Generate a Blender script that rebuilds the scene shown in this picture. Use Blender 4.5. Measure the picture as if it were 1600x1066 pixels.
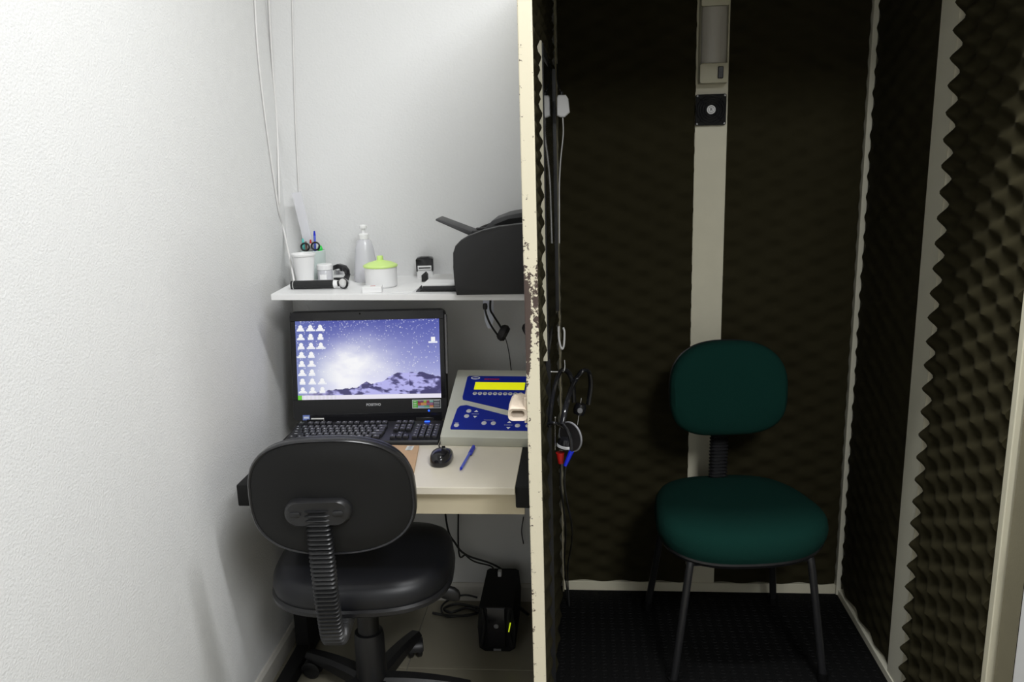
import bpy, bmesh, math, random
from mathutils import Vector, Matrix
random.seed(7)
for o in list(bpy.data.objects): bpy.data.objects.remove(o)
SC = bpy.context.scene
COL = SC.collection
PI = math.pi

# ------------------------------------------------------------------ camera
F, CX, CY, H = 1291.0, 800.0, 533.0, 1.55
def cvec(x, y): return Vector((x - CX, -(y - CY), -F))
_Y = cvec(905, 236).normalized()
_Z = -cvec(962, 6200); _Z = (_Z - _Y * _Z.dot(_Y)).normalized()
_X = _Y.cross(_Z)
RM = Matrix((_X, _Y, _Z))                       # world = RM @ camera
CAM = Vector((0, 0, H))
def ray(x, y): return RM @ cvec(x, y)
def onZ(x, y, z): d = ray(x, y); return CAM + d * ((z - H) / d.z)
def onY(x, y, v): d = ray(x, y); return CAM + d * (v / d.y)
def onX(x, y, v): d = ray(x, y); return CAM + d * (v / d.x)
cd = bpy.data.cameras.new('camera'); cam = bpy.data.objects.new('camera', cd); COL.objects.link(cam)
cd.sensor_width = 36; cd.lens = F * 36 / 1600; cd.clip_start = 0.02
cam.matrix_world = Matrix.Translation(CAM) @ RM.to_4x4()
SC.camera = cam
# ------------------------------------------------------------------ world, lights, exposure
w = bpy.data.worlds.new('world'); SC.world = w; w.use_nodes = True
w.node_tree.nodes['Background'].inputs[0].default_value = (0.9, 0.95, 1, 1)
w.node_tree.nodes['Background'].inputs[1].default_value = 0.02
def area(name, loc, sx, sy, watts, col=(1, 1, 1)):
    l = bpy.data.lights.new(name, 'AREA'); l.shape = 'RECTANGLE'; l.size = sx; l.size_y = sy
    l.energy = watts; l.color = col
    o = bpy.data.objects.new(name, l); COL.objects.link(o); o.location = loc
    return o
CEIL = 2.72
LAMPS = [(0.85, -0.5, 0.5, 1.1, 72), (0.25, 1.42, 0.9, 0.14, 34)]
for i, (x, y, sx, sy, wt) in enumerate(LAMPS):
    area(['ceiling_lamp_behind_offscreen', 'ceiling_lamp_above_offscreen'][i], (x, y, CEIL - 0.02), sx, sy, wt, (0.97, 0.985, 1.0))
SC.view_settings.view_transform = 'Standard'; SC.view_settings.look = 'None'
SC.view_settings.gamma = 1; SC.view_settings.use_curve_mapping = False
SC.view_settings.exposure = 0.03

# ------------------------------------------------------------------ materials
def lin(c):
    c /= 255.0
    return c / 12.92 if c <= 0.04045 else ((c + 0.055) / 1.055) ** 2.4
def S(r, g, b): return (lin(r), lin(g), lin(b), 1)
def nd(nt, t, **kw):
    n = nt.nodes.new(t)
    for k, v in kw.items(): setattr(n, k, v)
    return n
def mat(name, col, rough=0.5, metal=0.0, bump=0.0, bscale=200.0, var=0.0, vscale=8.0, spec=0.5, emit=0.0, trans=0.0, alpha=1.0, coat=0.0, detail=3.0):
    m = bpy.data.materials.new(name); m.use_nodes = True; nt = m.node_tree
    p = nt.nodes['Principled BSDF']; I = p.inputs
    I['Base Color'].default_value = col; I['Roughness'].default_value = rough; I['Metallic'].default_value = metal
    I['Specular IOR Level'].default_value = spec; I['Transmission Weight'].default_value = trans; I['Alpha'].default_value = alpha
    I['Coat Weight'].default_value = coat
    if emit: I['Emission Color'].default_value = col; I['Emission Strength'].default_value = emit
    tc = nd(nt, 'ShaderNodeTexCoord')
    if bump:
        n = nd(nt, 'ShaderNodeTexNoise'); n.inputs['Scale'].default_value = bscale; n.inputs['Detail'].default_value = detail
        b = nd(nt, 'ShaderNodeBump'); b.inputs['Strength'].default_value = bump; b.inputs['Distance'].default_value = 0.004
        nt.links.new(tc.outputs['Object'], n.inputs['Vector']); nt.links.new(n.outputs['Fac'], b.inputs['Height']); nt.links.new(b.outputs['Normal'], I['Normal'])
    if var:
        n = nd(nt, 'ShaderNodeTexNoise'); n.inputs['Scale'].default_value = vscale; n.inputs['Detail'].default_value = 4
        mp = nd(nt, 'ShaderNodeMapRange'); mp.inputs[3].default_value = 1 - var; mp.inputs[4].default_value = 1 + var
        mx = nd(nt, 'ShaderNodeMix', data_type='RGBA', blend_type='MULTIPLY'); mx.inputs[0].default_value = 1; mx.inputs[6].default_value = col
        nt.links.new(tc.outputs['Object'], n.inputs['Vector']); nt.links.new(n.outputs['Fac'], mp.inputs[0]); nt.links.new(mp.outputs[0], mx.inputs[7])
        nt.links.new(mx.outputs[2], I['Base Color'])
    return m
M = {}
M['wall'] = mat('stucco_white', (0.74, 0.742, 0.738, 1), 0.75, bump=0.4, bscale=190, var=0.03, vscale=30, spec=0.25)
M['wallb'] = mat('stucco_white_back', (0.74, 0.742, 0.738, 1), 0.75, bump=0.22, bscale=150, spec=0.25)
M['ceil'] = mat('ceiling_white', (0.75, 0.75, 0.75, 1), 0.9)
M['tile'] = mat('floor_tile', (0.24, 0.22, 0.165, 1), 0.3, var=0.08, vscale=6, spec=0.4)
M['grout'] = mat('grout', (0.2, 0.19, 0.16, 1), 0.9)
M['base'] = mat('skirting', (0.62, 0.6, 0.55, 1), 0.5)
M['cream'] = mat('cream_paint', S(205, 200, 178), 0.45, var=0.06, vscale=20)
M['trim'] = mat('grey_cream_metal', S(208, 205, 188), 0.45, var=0.05, vscale=12)
M['taupe'] = mat('taupe_lining', S(126, 120, 98), 0.8, var=0.08, vscale=14, bump=0.1)
M['foam'] = mat('olive_foam', (0.0235, 0.0203, 0.0096, 1), 0.95, bump=0.12, bscale=700, var=0.12, vscale=9, spec=0.1)
M['mat'] = mat('black_rubber', (0.0035, 0.0035, 0.0035, 1), 0.7, spec=0.12)
M['black'] = mat('black_plastic', (0.008, 0.008, 0.009, 1), 0.42, bump=0.05, bscale=900)
M['gloss'] = mat('black_gloss', (0.010, 0.010, 0.012, 1), 0.16)
M['matte'] = mat('black_matte', (0.008, 0.008, 0.008, 1), 0.7, spec=0.25)
M['vinyl'] = mat('black_vinyl', (0.006, 0.0065, 0.0095, 1), 0.42, bump=0.06, bscale=500)
M['backshell'] = mat('black_back_panel', (0.007, 0.007, 0.007, 1), 0.65, spec=0.3, bump=0.08, bscale=700)
M['rim'] = mat('black_rim', (0.014, 0.014, 0.016, 1), 0.28)
M['post'] = mat('post_plastic', (0.012, 0.012, 0.013, 1), 0.38)
M['metal_blk'] = mat('black_tube', (0.015, 0.015, 0.016, 1), 0.35)
M['green'] = mat('green_fabric', (0.0024, 0.027, 0.0205, 1), 0.95, bump=0.4, bscale=900, spec=0.15, detail=1)
M['desk'] = mat('desk_cream', S(228, 220, 203), 0.35, var=0.03, vscale=30)
M['apron'] = mat('desk_tan', S(212, 200, 172), 0.5, var=0.06, vscale=15)
M['white'] = mat('white_plastic', (0.82, 0.82, 0.82, 1), 0.4)
M['shelf'] = mat('white_melamine', (0.86, 0.86, 0.86, 1), 0.35)
M['paper'] = mat('paper', (0.85, 0.85, 0.85, 1), 0.8)
M['printer'] = mat('printer_black', (0.012, 0.012, 0.013, 1), 0.55, bump=0.12, bscale=800)
M['printer_g'] = mat('printer_grey', (0.055, 0.055, 0.058, 1), 0.5, bump=0.1, bscale=800)
M['beige'] = mat('device_beige', S(196, 197, 185), 0.45, var=0.03, vscale=25)
M['blue'] = mat('panel_blue', S(8, 36, 150), 0.35)
M['lcd'] = mat('lcd_yellow', S(222, 224, 20), 0.3, emit=0.55)
M['chrome'] = mat('chrome', (0.7, 0.7, 0.7, 1), 0.18, metal=1)
M['steelkey'] = mat('button_silver', (0.62, 0.62, 0.64, 1), 0.35)
M['lime'] = mat('lime_plastic', S(208, 238, 140), 0.4)
M['clear'] = mat('clear_plastic', (0.92, 0.92, 0.96, 1), 0.25, trans=0.45)
M['frost'] = mat('frosted_green', (0.80, 0.90, 0.87, 1), 0.35, trans=0.3)
M['cling'] = mat('film_blue', (0.80, 0.84, 0.96, 1), 0.35)
M['gel'] = mat('gel', (0.80, 0.79, 0.86, 1), 0.3, trans=0.2)
M['bluepen'] = mat('pen_blue', S(20, 40, 190), 0.25)
M['bluepen_l'] = mat('pen_barrel', S(90, 105, 215), 0.2)
M['red'] = mat('red_plastic', S(190, 30, 25), 0.4)
M['teal'] = mat('teal_plastic', S(90, 200, 190), 0.4)
M['brightgreen'] = mat('green_plastic', S(40, 215, 80), 0.4)
M['brown'] = mat('pencil_brown', S(120, 95, 80), 0.5)
M['kraft'] = mat('kraft', S(200, 165, 130), 0.7, var=0.08, vscale=20)
M['led_b'] = mat('led_blue', S(40, 90, 255), 0.3, emit=2.0)
M['led_y'] = mat('led_yellow', S(190, 210, 30), 0.3, emit=0.8)
M['diff'] = mat('diffuser_grey', (0.46, 0.44, 0.40, 1), 0.3)
M['lampbody'] = mat('lamp_ivory', S(196, 192, 170), 0.4)
M['glass'] = mat('dark_glass', (0.012, 0.016, 0.022, 1), 0.04, spec=0.6)
M['latch'] = mat('latch_paint', S(205, 190, 172), 0.55, var=0.12, vscale=60, bump=0.3, bscale=150)
M['cable_w'] = mat('cable_white', (0.74, 0.73, 0.72, 1), 0.5)
M['cable_k'] = mat('cable_black', (0.012, 0.012, 0.012, 1), 0.5)
M['keycap'] = mat('keycap', (0.022, 0.022, 0.026, 1), 0.35)
M['keyprint'] = mat('key_print', (0.5, 0.5, 0.52, 1), 0.5)
M['silver'] = mat('silver_side', (0.22, 0.22, 0.23, 1), 0.35)
M['earpad'] = mat('earpad', (0.02, 0.018, 0.018, 1), 0.6)

def worn_mat(dense=True):
    m = bpy.data.materials.new('worn_cream_edge'); m.use_nodes = True; nt = m.node_tree; L = nt.links
    p = nt.nodes['Principled BSDF']; p.inputs['Roughness'].default_value = 0.5
    geo = nd(nt, 'ShaderNodeNewGeometry'); sep = nd(nt, 'ShaderNodeSeparateXYZ'); L.new(geo.outputs['Position'], sep.inputs[0])
    n = nd(nt, 'ShaderNodeTexNoise'); n.inputs['Scale'].default_value = 110; n.inputs['Detail'].default_value = 5; n.inputs['Roughness'].default_value = 0.7
    L.new(geo.outputs['Position'], n.inputs['Vector'])
    # amount of bare metal by height: the rubbed zone at hand height
    cr = nd(nt, 'ShaderNodeValToRGB'); e = cr.color_ramp.elements
    e[0].position = 0.0; e[0].color = (0.02,) * 3 + (1,); e[1].position = 1.0; e[1].color = (0.015,) * 3 + (1,)
    for pos, v in ((0.545, 0.02), (0.57, 0.12), (0.60, 0.21), (0.635, 0.25), (0.655, 0.2), (0.68, 0.1), (0.70, 0.02)):
        k = e.new(pos); k.color = (v, v, v, 1)
    dv = nd(nt, 'ShaderNodeMath', operation='DIVIDE'); dv.inputs[1].default_value = 2.0
    L.new(sep.outputs['Z'], dv.inputs[0]); L.new(dv.outputs[0], cr.inputs[0])
    # more wear towards both arrises of the edge
    xa = nd(nt, 'ShaderNodeMath', operation='ADD'); xa.inputs[1].default_value = 0.096
    ab = nd(nt, 'ShaderNodeMath', operation='ABSOLUTE'); mu = nd(nt, 'ShaderNodeMath', operation='MULTIPLY'); mu.inputs[1].default_value = 7.0
    L.new(sep.outputs['X'], xa.inputs[0]); L.new(xa.outputs[0], ab.inputs[0]); L.new(ab.outputs[0], mu.inputs[0])
    a1 = nd(nt, 'ShaderNodeMath', operation='ADD'); L.new(cr.outputs[0], a1.inputs[0]); L.new(mu.outputs[0], a1.inputs[1])
    a2 = nd(nt, 'ShaderNodeMath', operation='ADD'); L.new(a1.outputs[0], a2.inputs[0]); L.new(n.outputs['Fac'], a2.inputs[1])
    lm = nd(nt, 'ShaderNodeMapRange'); lm.inputs[1].default_value = -0.099; lm.inputs[2].default_value = -0.1075; lm.inputs[3].default_value = 0.0; lm.inputs[4].default_value = 1.6
    L.new(sep.outputs['X'], lm.inputs[0])
    lz = nd(nt, 'ShaderNodeMapRange'); lz.inputs[1].default_value = 1.31; lz.inputs[2].default_value = 1.26
    L.new(sep.outputs['Z'], lz.inputs[0])
    lb = nd(nt, 'ShaderNodeMath', operation='MULTIPLY'); L.new(lm.outputs[0], lb.inputs[0]); L.new(cr.outputs[0], lb.inputs[1])
    lb2 = nd(nt, 'ShaderNodeMath', operation='MULTIPLY'); L.new(lb.outputs[0], lb2.inputs[0]); L.new(lz.outputs[0], lb2.inputs[1])
    a3 = nd(nt, 'ShaderNodeMath', operation='ADD'); L.new(a2.outputs[0], a3.inputs[0]); L.new(lb2.outputs[0], a3.inputs[1])
    a2 = a3
    gt = nd(nt, 'ShaderNodeMapRange'); gt.inputs[1].default_value = 0.735; gt.inputs[2].default_value = 0.755
    L.new(a2.outputs[0], gt.inputs[0])
    mx = nd(nt, 'ShaderNodeMix', data_type='RGBA'); mx.inputs[6].default_value = S(216, 208, 184); mx.inputs[7].default_value = S(72, 58, 52)
    L.new(gt.outputs[0], mx.inputs[0]); L.new(mx.outputs[2], p.inputs['Base Color'])
    return m
M['worn'] = worn_mat()
def attr_mat(name, emit=0.0, rough=0.3):
    m = bpy.data.materials.new(name); m.use_nodes = True; nt = m.node_tree; p = nt.nodes['Principled BSDF']
    a = nd(nt, 'ShaderNodeAttribute'); a.attribute_name = 'col'
    p.inputs['Roughness'].default_value = rough
    if emit:
        p.inputs['Base Color'].default_value = (0.005, 0.005, 0.005, 1)
        nt.links.new(a.outputs['Color'], p.inputs['Emission Color']); p.inputs['Emission Strength'].default_value = emit
    else: nt.links.new(a.outputs['Color'], p.inputs['Base Color'])
    return m
M['screen'] = attr_mat('screen_picture', 0.9)
M['print'] = attr_mat('printed_label', 0, 0.4)

# ------------------------------------------------------------------ mesh helpers
def NB(): return bmesh.new()
def box(bm, x0, x1, y0, y1, z0, z1, bev=0.0, seg=2, mtx=None):
    vs = [bm.verts.new((x, y, z)) for z in (z0, z1) for y in (y0, y1) for x in (x0, x1)]
    fs = [(0, 2, 3, 1), (4, 5, 7, 6), (0, 1, 5, 4), (2, 6, 7, 3), (0, 4, 6, 2), (1, 3, 7, 5)]
    faces = [bm.faces.new([vs[i] for i in f]) for f in fs]
    if mtx is not None:
        for v in vs: v.co = mtx @ v.co
    if bev:
        es = list({e for f in faces for e in f.edges})
        bmesh.ops.bevel(bm, geom=es, offset=bev, segments=seg, affect='EDGES', profile=0.5)
    return bm
def smooth_path(pts, n=6, closed=False):
    pts = [Vector(p) for p in pts]
    if len(pts) < 3: return pts
    out = []
    m = len(pts); rng = m if closed else m - 1
    for i in range(rng):
        p0 = pts[(i - 1) % m] if (closed or i > 0) else pts[0]
        p1 = pts[i]; p2 = pts[(i + 1) % m]
        p3 = pts[(i + 2) % m] if (closed or i + 2 < m) else pts[-1]
        for k in range(n):
            t = k / n
            out.append(0.5 * ((2 * p1) + (p2 - p0) * t + (2 * p0 - 5 * p1 + 4 * p2 - p3) * t * t + (3 * p1 - p0 - 3 * p2 + p3) * t ** 3))
    if not closed: out.append(pts[-1])
    return out
def tube(bm, pts, r, seg=8, n=6, closed=False, rs=None, flat=1.0):
    P = smooth_path(pts, n, closed) if n else [Vector(p) for p in pts]
    m = len(P); rings = []; up = None
    for i, p in enumerate(P):
        a = P[(i + 1) % m] if (closed or i + 1 < m) else P[i]
        b = P[(i - 1) % m] if (closed or i > 0) else P[i]
        t = (a - b)
        if t.length < 1e-9: t = Vector((0, 0, 1))
        t.normalize()
        if up is None:
            up = Vector((0, 0, 1)) if abs(t.z) < 0.9 else Vector((1, 0, 0))
        s = t.cross(up)
        if s.length < 1e-6: s = t.cross(Vector((0, 1, 0)))
        s.normalize(); up = s.cross(t).normalized()
        rr = r if rs is None else rs(i / max(1, m - 1))
        rings.append([bm.verts.new(p + s * (math.cos(2 * PI * k / seg) * rr) + up * (math.sin(2 * PI * k / seg) * rr * flat)) for k in range(seg)])
    for i in range(m if closed else m - 1):
        A, Bq = rings[i], rings[(i + 1) % m]
        for k in range(seg):
            bm.faces.new((A[k], Bq[k], Bq[(k + 1) % seg], A[(k + 1) % seg]))
    if not closed:
        bm.faces.new(rings[0]); bm.faces.new(list(reversed(rings[-1])))
    return bm
def cyl(bm, p0, p1, r0, r1=None, seg=20):
    r1 = r0 if r1 is None else r1
    return tube(bm, [p0, p1], r0, seg, 0, rs=lambda t: r0 + (r1 - r0) * t)
def lathe(bm, prof, seg=28, mtx=None):
    rings = []
    for r, z in prof:
        if r < 1e-6: rings.append([bm.verts.new((0, 0, z))])
        else: rings.append([bm.verts.new((r * math.cos(2 * PI * k / seg), r * math.sin(2 * PI * k / seg), z)) for k in range(seg)])
    for A, Bq in zip(rings, rings[1:]):
        for k in range(seg):
            k2 = (k + 1) % seg
            if len(A) == 1 and len(Bq) == 1: continue
            if len(A) == 1: bm.faces.new((A[0], Bq[k2], Bq[k]))
            elif len(Bq) == 1: bm.faces.new((A[k], A[k2], Bq[0]))
            else: bm.faces.new((A[k], A[k2], Bq[k2], Bq[k]))
    if mtx is not None:
        for R in rings:
            for v in R: v.co = mtx @ v.co
    return bm
def prism(bm, outline, a0, a1, fn, bev=0.0):
    """outline in (p,q); extruded from a0 to a1; fn(p,q,a)->xyz"""
    A = [bm.verts.new(fn(p, q, a0)) for p, q in outline]; Bq = [bm.verts.new(fn(p, q, a1)) for p, q in outline]
    n = len(A); f1 = bm.faces.new(A); f2 = bm.faces.new(list(reversed(Bq)))
    for i in range(n): bm.faces.new((A[i], Bq[i], Bq[(i + 1) % n], A[(i + 1) % n]))
    if bev:
        es = list(f1.edges) + list(f2.edges)
        bmesh.ops.bevel(bm, geom=es, offset=bev, segments=2, affect='EDGES', profile=0.5)
    return bm
def rrect(w, h, r, n=5, cx=0, cy=0):
    out = []
    for (sx, sy, a0) in ((1, 1, 0), (-1, 1, 90), (-1, -1, 180), (1, -1, 270)):
        for k in range(n + 1):
            a = math.radians(a0 + 90 * k / n)
            out.append((cx + sx * (w / 2 - r) + r * math.cos(a), cy + sy * (h / 2 - r) + r * math.sin(a)))
    return out
def superell(a, b, nt=2.6, nb=3.2, n=56, taper=0.0):
    out = []
    for k in range(n):
        t = 2 * PI * k / n; c, s = math.cos(t), math.sin(t); e = nt if s >= 0 else nb
        u = a * math.copysign(abs(c) ** (2 / e), c); v = b * math.copysign(abs(s) ** (2 / e), s)
        out.append((u * (1 - taper * v / b), v))
    return out
def rings_solid(bm, outline, prof, fn):
    """outline shrunk by each (scale, h) of prof and mapped by fn(u,v,h); first and last closed"""
    R = [[bm.verts.new(fn(u * s, v * s, h)) for u, v in outline] for s, h in prof]
    n = len(outline)
    for A, Bq in zip(R, R[1:]):
        for k in range(n): bm.faces.new((A[k], A[(k + 1) % n], Bq[(k + 1) % n], Bq[k]))
    bm.faces.new(list(reversed(R[0]))); bm.faces.new(R[-1])
    return bm
def obj(name, bm, m, parent=None, smooth=True, label=None):
    bmesh.ops.recalc_face_normals(bm, faces=bm.faces)
    me = bpy.data.meshes.new(name); bm.to_mesh(me); bm.free()
    if smooth:
        me.shade_smooth() if hasattr(me, 'shade_smooth') else None
        try: me.set_sharp_from_angle(angle=math.radians(38))
        except Exception: pass
    me.materials.append(M[m])
    o = bpy.data.objects.new(name, me); COL.objects.link(o)
    if parent: o.parent = parent
    if label: o['label'] = label
    return o
def thing(name, label, cat, loc=(0, 0, 0), rz=0.0, group=None):
    o = bpy.data.objects.new(name, None); COL.objects.link(o); o.empty_display_size = 0.05
    o.location = loc; o.rotation_euler = (0, 0, rz); o['label'] = label; o['category'] = cat
    if group: o['group'] = group
    return o
def tag(o, label, cat, group=None, kind=None):
    o['label'] = label; o['category'] = cat
    if group: o['group'] = group
    if kind: o['kind'] = kind
    return o
def struct(name, bm, m, smooth=False, label=None):
    o = obj(name, bm, m, None, smooth); o['kind'] = 'structure'
    if label: o['label'] = label
    return o
def share(name, me, parent, loc, scale=(1, 1, 1), rot=None):
    o = bpy.data.objects.new(name, me); COL.objects.link(o); o.parent = parent; o.location = loc; o.scale = scale
    if rot: o.rotation_euler = rot
    return o
def painted(name, wd, ht, nx, ny, fn, m, parent, mtx):
    """flat print: grid of faces, colour fn(u,v) per face (u right, v up, 0..1)"""
    vs = [(wd * (i / nx - 0.5), 0.0, ht * (j / ny - 0.5)) for j in range(ny + 1) for i in range(nx + 1)]
    fs = [(j * (nx + 1) + i, j * (nx + 1) + i + 1, (j + 1) * (nx + 1) + i + 1, (j + 1) * (nx + 1) + i) for j in range(ny) for i in range(nx)]
    me = bpy.data.meshes.new(name); me.from_pydata(vs, [], fs)
    at = me.attributes.new('col', 'FLOAT_COLOR', 'FACE'); c = []
    for j in range(ny):
        for i in range(nx): c.extend(fn((i + 0.5) / nx, (j + 0.5) / ny))
    at.data.foreach_set('color', c)
    me.materials.append(M[m]); me.update()
    o = bpy.data.objects.new(name, me); COL.objects.link(o)
    if parent: o.parent = parent
    o.matrix_local = mtx
    return o
def text_mesh(name, s, size, m, parent, mtx, depth=0.0004, bold=0.0):
    cu = bpy.data.curves.new(name, 'FONT'); cu.body = s; cu.size = size; cu.extrude = depth; cu.align_x = 'CENTER'; cu.align_y = 'CENTER'; cu.offset = bold
    t = bpy.data.objects.new(name + '_tmp', cu); COL.objects.link(t)
    me = bpy.data.meshes.new_from_object(t.evaluated_get(bpy.context.evaluated_depsgraph_get()))
    bpy.data.objects.remove(t); me.name = name
    me.materials.clear(); me.materials.append(M[m])
    o = bpy.data.objects.new(name, me); COL.objects.link(o); o.parent = parent; o.matrix_local = mtx
    return o
RX90 = Matrix.Rotation(PI / 2, 4, 'X')
def T(x, y, z): return Matrix.Translation((x, y, z))

# ================================================================== ROOM
XL, YB, XR, YF = -0.958, 2.65, 2.3, -2.6
struct('wall_left', box(NB(), XL - 0.12, XL, YF - 0.12, YB + 0.12, -0.1, CEIL), 'wall', label='white stucco side wall left of the desk')
struct('wall_back', box(NB(), XL, XR + 0.12, YB, YB + 0.12, -0.1, CEIL), 'wallb', label='white wall behind shelf and desk')
struct('wall_right', box(NB(), XR, XR + 0.12, YF, YB, -0.1, CEIL), 'wall')
struct('wall_front', box(NB(), XL, XR + 0.12, YF - 0.12, YF, -0.1, CEIL), 'wall')
struct('ceiling', box(NB(), XL - 0.12, XR + 0.12, YF - 0.12, YB + 0.12, CEIL, CEIL + 0.1), 'ceil')
fl = struct('floor', box(NB(), XL - 0.12, XR + 0.12, YF - 0.12, YB + 0.12, -0.1, -0.003), 'grout')
# ceramic floor tiles
TS = 0.41
tb = box(NB(), -TS / 2 + 0.0015, TS / 2 - 0.0015, -TS / 2 + 0.0015, TS / 2 - 0.0015, -0.006, 0.0, 0.0012, 1)
t0 = obj('tile', tb, 'tile', fl, False); tme = t0.data; first = True
for i in range(8):
    for j in range(13):
        x = XL + TS * (i + 0.5); y = YB - TS * (j + 0.5)
        if x + TS / 2 > XR + 0.3 or y - TS / 2 < YF - 0.3: continue
        if first: t0.location = (x, y, 0); first = False
        else: share('tile', tme, fl, (x, y, 0))
b = NB(); prism(b, [(0, 0), (0.012, 0), (0.012, 0.055), (0.006, 0.066), (0, 0.066)], YF, YB, lambda p, q, a: (XL + p, a, q)); struct('baseboard_left', b, 'base', label='low pale skirting along the white side wall')
b = NB(); prism(b, [(0, 0), (0.012, 0), (0.012, 0.055), (0.006, 0.066), (0, 0.066)], XL + 0.012, -0.13, lambda p, q, a: (a, YB - p, q)); struct('baseboard_back', b, 'base', label='low pale skirting under the desk')
# ================================================================== BOOTH
ZF, ZT = 0.07, 2.02                      # booth floor, booth ceiling
BX0, BX1, BY0, BY1 = -0.085, 0.87, 1.632, 2.625
booth = thing('audiometry_booth', 'cream metal hearing test booth lined with dark olive egg crate foam', 'booth', (0, 0, 0))
def P(name, bm, m, smooth=True, parent=None, label=None): return obj(name, bm, m, parent or booth, smooth, label)
P('base', box(NB(), -0.113, 0.9, BY0, 2.648, 0.0, ZF - 0.012), 'metal_blk', False)
# rubber floor with raised studs
fm = P('rubber_floor', box(NB(), BX0, BX1, BY0 + 0.005, BY1, ZF - 0.012, ZF - 0.002), 'mat', False, label='black studded rubber floor')
b = NB(); pit = 0.031
for i in range(30):
    for j in range(31):
        x = BX0 + 0.02 + i * pit; y = BY0 + 0.03 + j * pit
        if x > BX1 - 0.015 or y > BY1 - 0.03: continue
        R = [[b.verts.new((x + r * math.cos(a * PI / 5), y + r * math.sin(a * PI / 5), z)) for a in range(10)] for r, z in ((0.0115, ZF - 0.003), (0.0095, ZF), (0.006, ZF), (0.005, ZF - 0.0015))]
        for A, Bq in zip(R, R[1:]):
            for k in range(10): b.faces.new((A[k], A[(k + 1) % 10], Bq[(k + 1) % 10], Bq[k]))
        b.faces.new(R[-1])
st = obj('stud_pattern', b, 'mat', fm, True); st['kind'] = 'stuff'
# left wall with window opening (slightly out of parallel)
WY0, WY1, WZ0, WZ1 = 1.945, 2.56, 1.075, 1.775
def lx(y): return -0.085 + 0.0165 * (y - 1.64) / 0.97
LWM = [(BY0 + 0.012, WY0, 0.0, ZT), (WY1, 2.648, 0.0, ZT), (WY0, WY1, 0.0, WZ0), (WY0, WY1, WZ1, ZT)]
b = NB()
for y0, y1, z0, z1 in LWM:
    vs = [b.verts.new((lx(y) - d, y, z)) for z in (z0, z1) for y in (y0, y1) for d in (0.027, 0.016)]
    for f in [(0, 2, 3, 1), (4, 5, 7, 6), (0, 1, 5, 4), (2, 6, 7, 3), (0, 4, 6, 2), (1, 3, 7, 5)]: b.faces.new([vs[i] for i in f])
P('side_wall', b, 'cream', False, label='cream side wall with the window')
P('edge_profile', box(NB(), -0.1128, -0.085, BY0, BY0 + 0.013, 0.0, ZT, 0.002), 'worn', False, label='cream painted edge with chipped paint and bare brown metal')
wf = NB()
for y0, y1, z0, z1 in ((WY0 - 0.012, WY0 + 0.012, WZ0 - 0.012, WZ1 + 0.012), (WY1 - 0.012, WY1 + 0.012, WZ0 - 0.012, WZ1 + 0.012), (WY0, WY1, WZ0 - 0.012, WZ0 + 0.012), (WY0, WY1, WZ1 - 0.012, WZ1 + 0.012)):
    box(wf, lx(y0) - 0.028, lx(y0) + 0.002, y0, y1, z0, z1)
wfo = P('window_frame', wf, 'metal_blk', False, label='dark frame of the booth window')
obj('glass_pane', box(NB(), -0.005, 0.005, WY0 - 0.005, WY1 + 0.005, WZ0 - 0.005, WZ1 + 0.005, mtx=Matrix(((1, (lx(WY1) - lx(WY0)) / (WY1 - WY0), 0, lx(0) - 0.008), (0, 1, 0, 0), (0, 0, 1, 0), (0, 0, 0, 1)))), 'glass', wfo, False)
gk = NB(); box(gk, lx(WY0) - 0.02, lx(WY0) - 0.001, WY0 - 0.016, WY0 - 0.011, WZ0 - 0.016, WZ1 + 0.016)
obj('lining', gk, 'cream', wfo, False)
# back, right, roof, header, front frame
P('rear_wall', box(NB(), lx(2.6), BX1 + 0.03, BY1, 2.648, 0.0, ZT), 'cream', False)
P('side_wall', box(NB(), BX1, BX1 + 0.028, BY0 + 0.014, BY1, 0.0, ZT), 'cream', False)
P('roof', box(NB(), -0.1128, BX1 + 0.03, BY0, 2.648, ZT, ZT + 0.05), 'cream', False)
P('front_frame', box(NB(), 0.8505, BX1 + 0.03, BY0 - 0.006, BY0 + 0.014, 0.0, ZT, 0.002), 'cream', False, label='bright cream front edge of the booth wall')
FA, FU, FV = 0.0125, 0.13, 0.06
def foam(org, u, v, n, U, V, base=0.008, FA=0.0065, pu=0.0, pv=0.0, parent=None, mask=None):
    org, u, v, n = Vector(org), Vector(u), Vector(v), Vector(n)
    nu = max(2, int(U / 0.0085)); nv = max(2, int(V / 0.0066))
    b = NB(); G = []
    for j in range(nv + 1):
        row = []
        for i in range(nu + 1):
            a, c = U * i / nu, V * j / nv
            q = math.cos(2 * PI * (a + pu) / FU) * math.cos(2 * PI * (c + pv) / FV)
            q = math.asin(max(-1, min(1, q))) / (PI / 2) * 0.5 + q * 0.5
            h = base + FA + FA * q + 0.0012 * math.sin(a * 37 + c * 23) * math.sin(c * 11 + a * 5)
            row.append(b.verts.new(org + u * a + v * c + n * h))
        G.append(row)
    for j in range(nv):
        for i in range(nu): b.faces.new((G[j][i], G[j][i + 1], G[j + 1][i + 1], G[j + 1][i]))
    loop = [G[0][i] for i in range(nu + 1)] + [G[j][nu] for j in range(1, nv + 1)] + [G[nv][i] for i in range(nu - 1, -1, -1)] + [G[j][0] for j in range(nv - 1, 0, -1)]
    low = []
    for q in loop:
        p = q.co - org; low.append(b.verts.new(org + u * p.dot(u) + v * p.dot(v)))
    m = len(loop)
    for k in range(m): b.faces.new((loop[k], loop[(k + 1) % m], low[(k + 1) % m], low[k]))
    return P('foam_panel', b, 'foam', True, parent)
z0 = ZF + 0.032
SX0, SX1 = 0.347, 0.44
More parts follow.
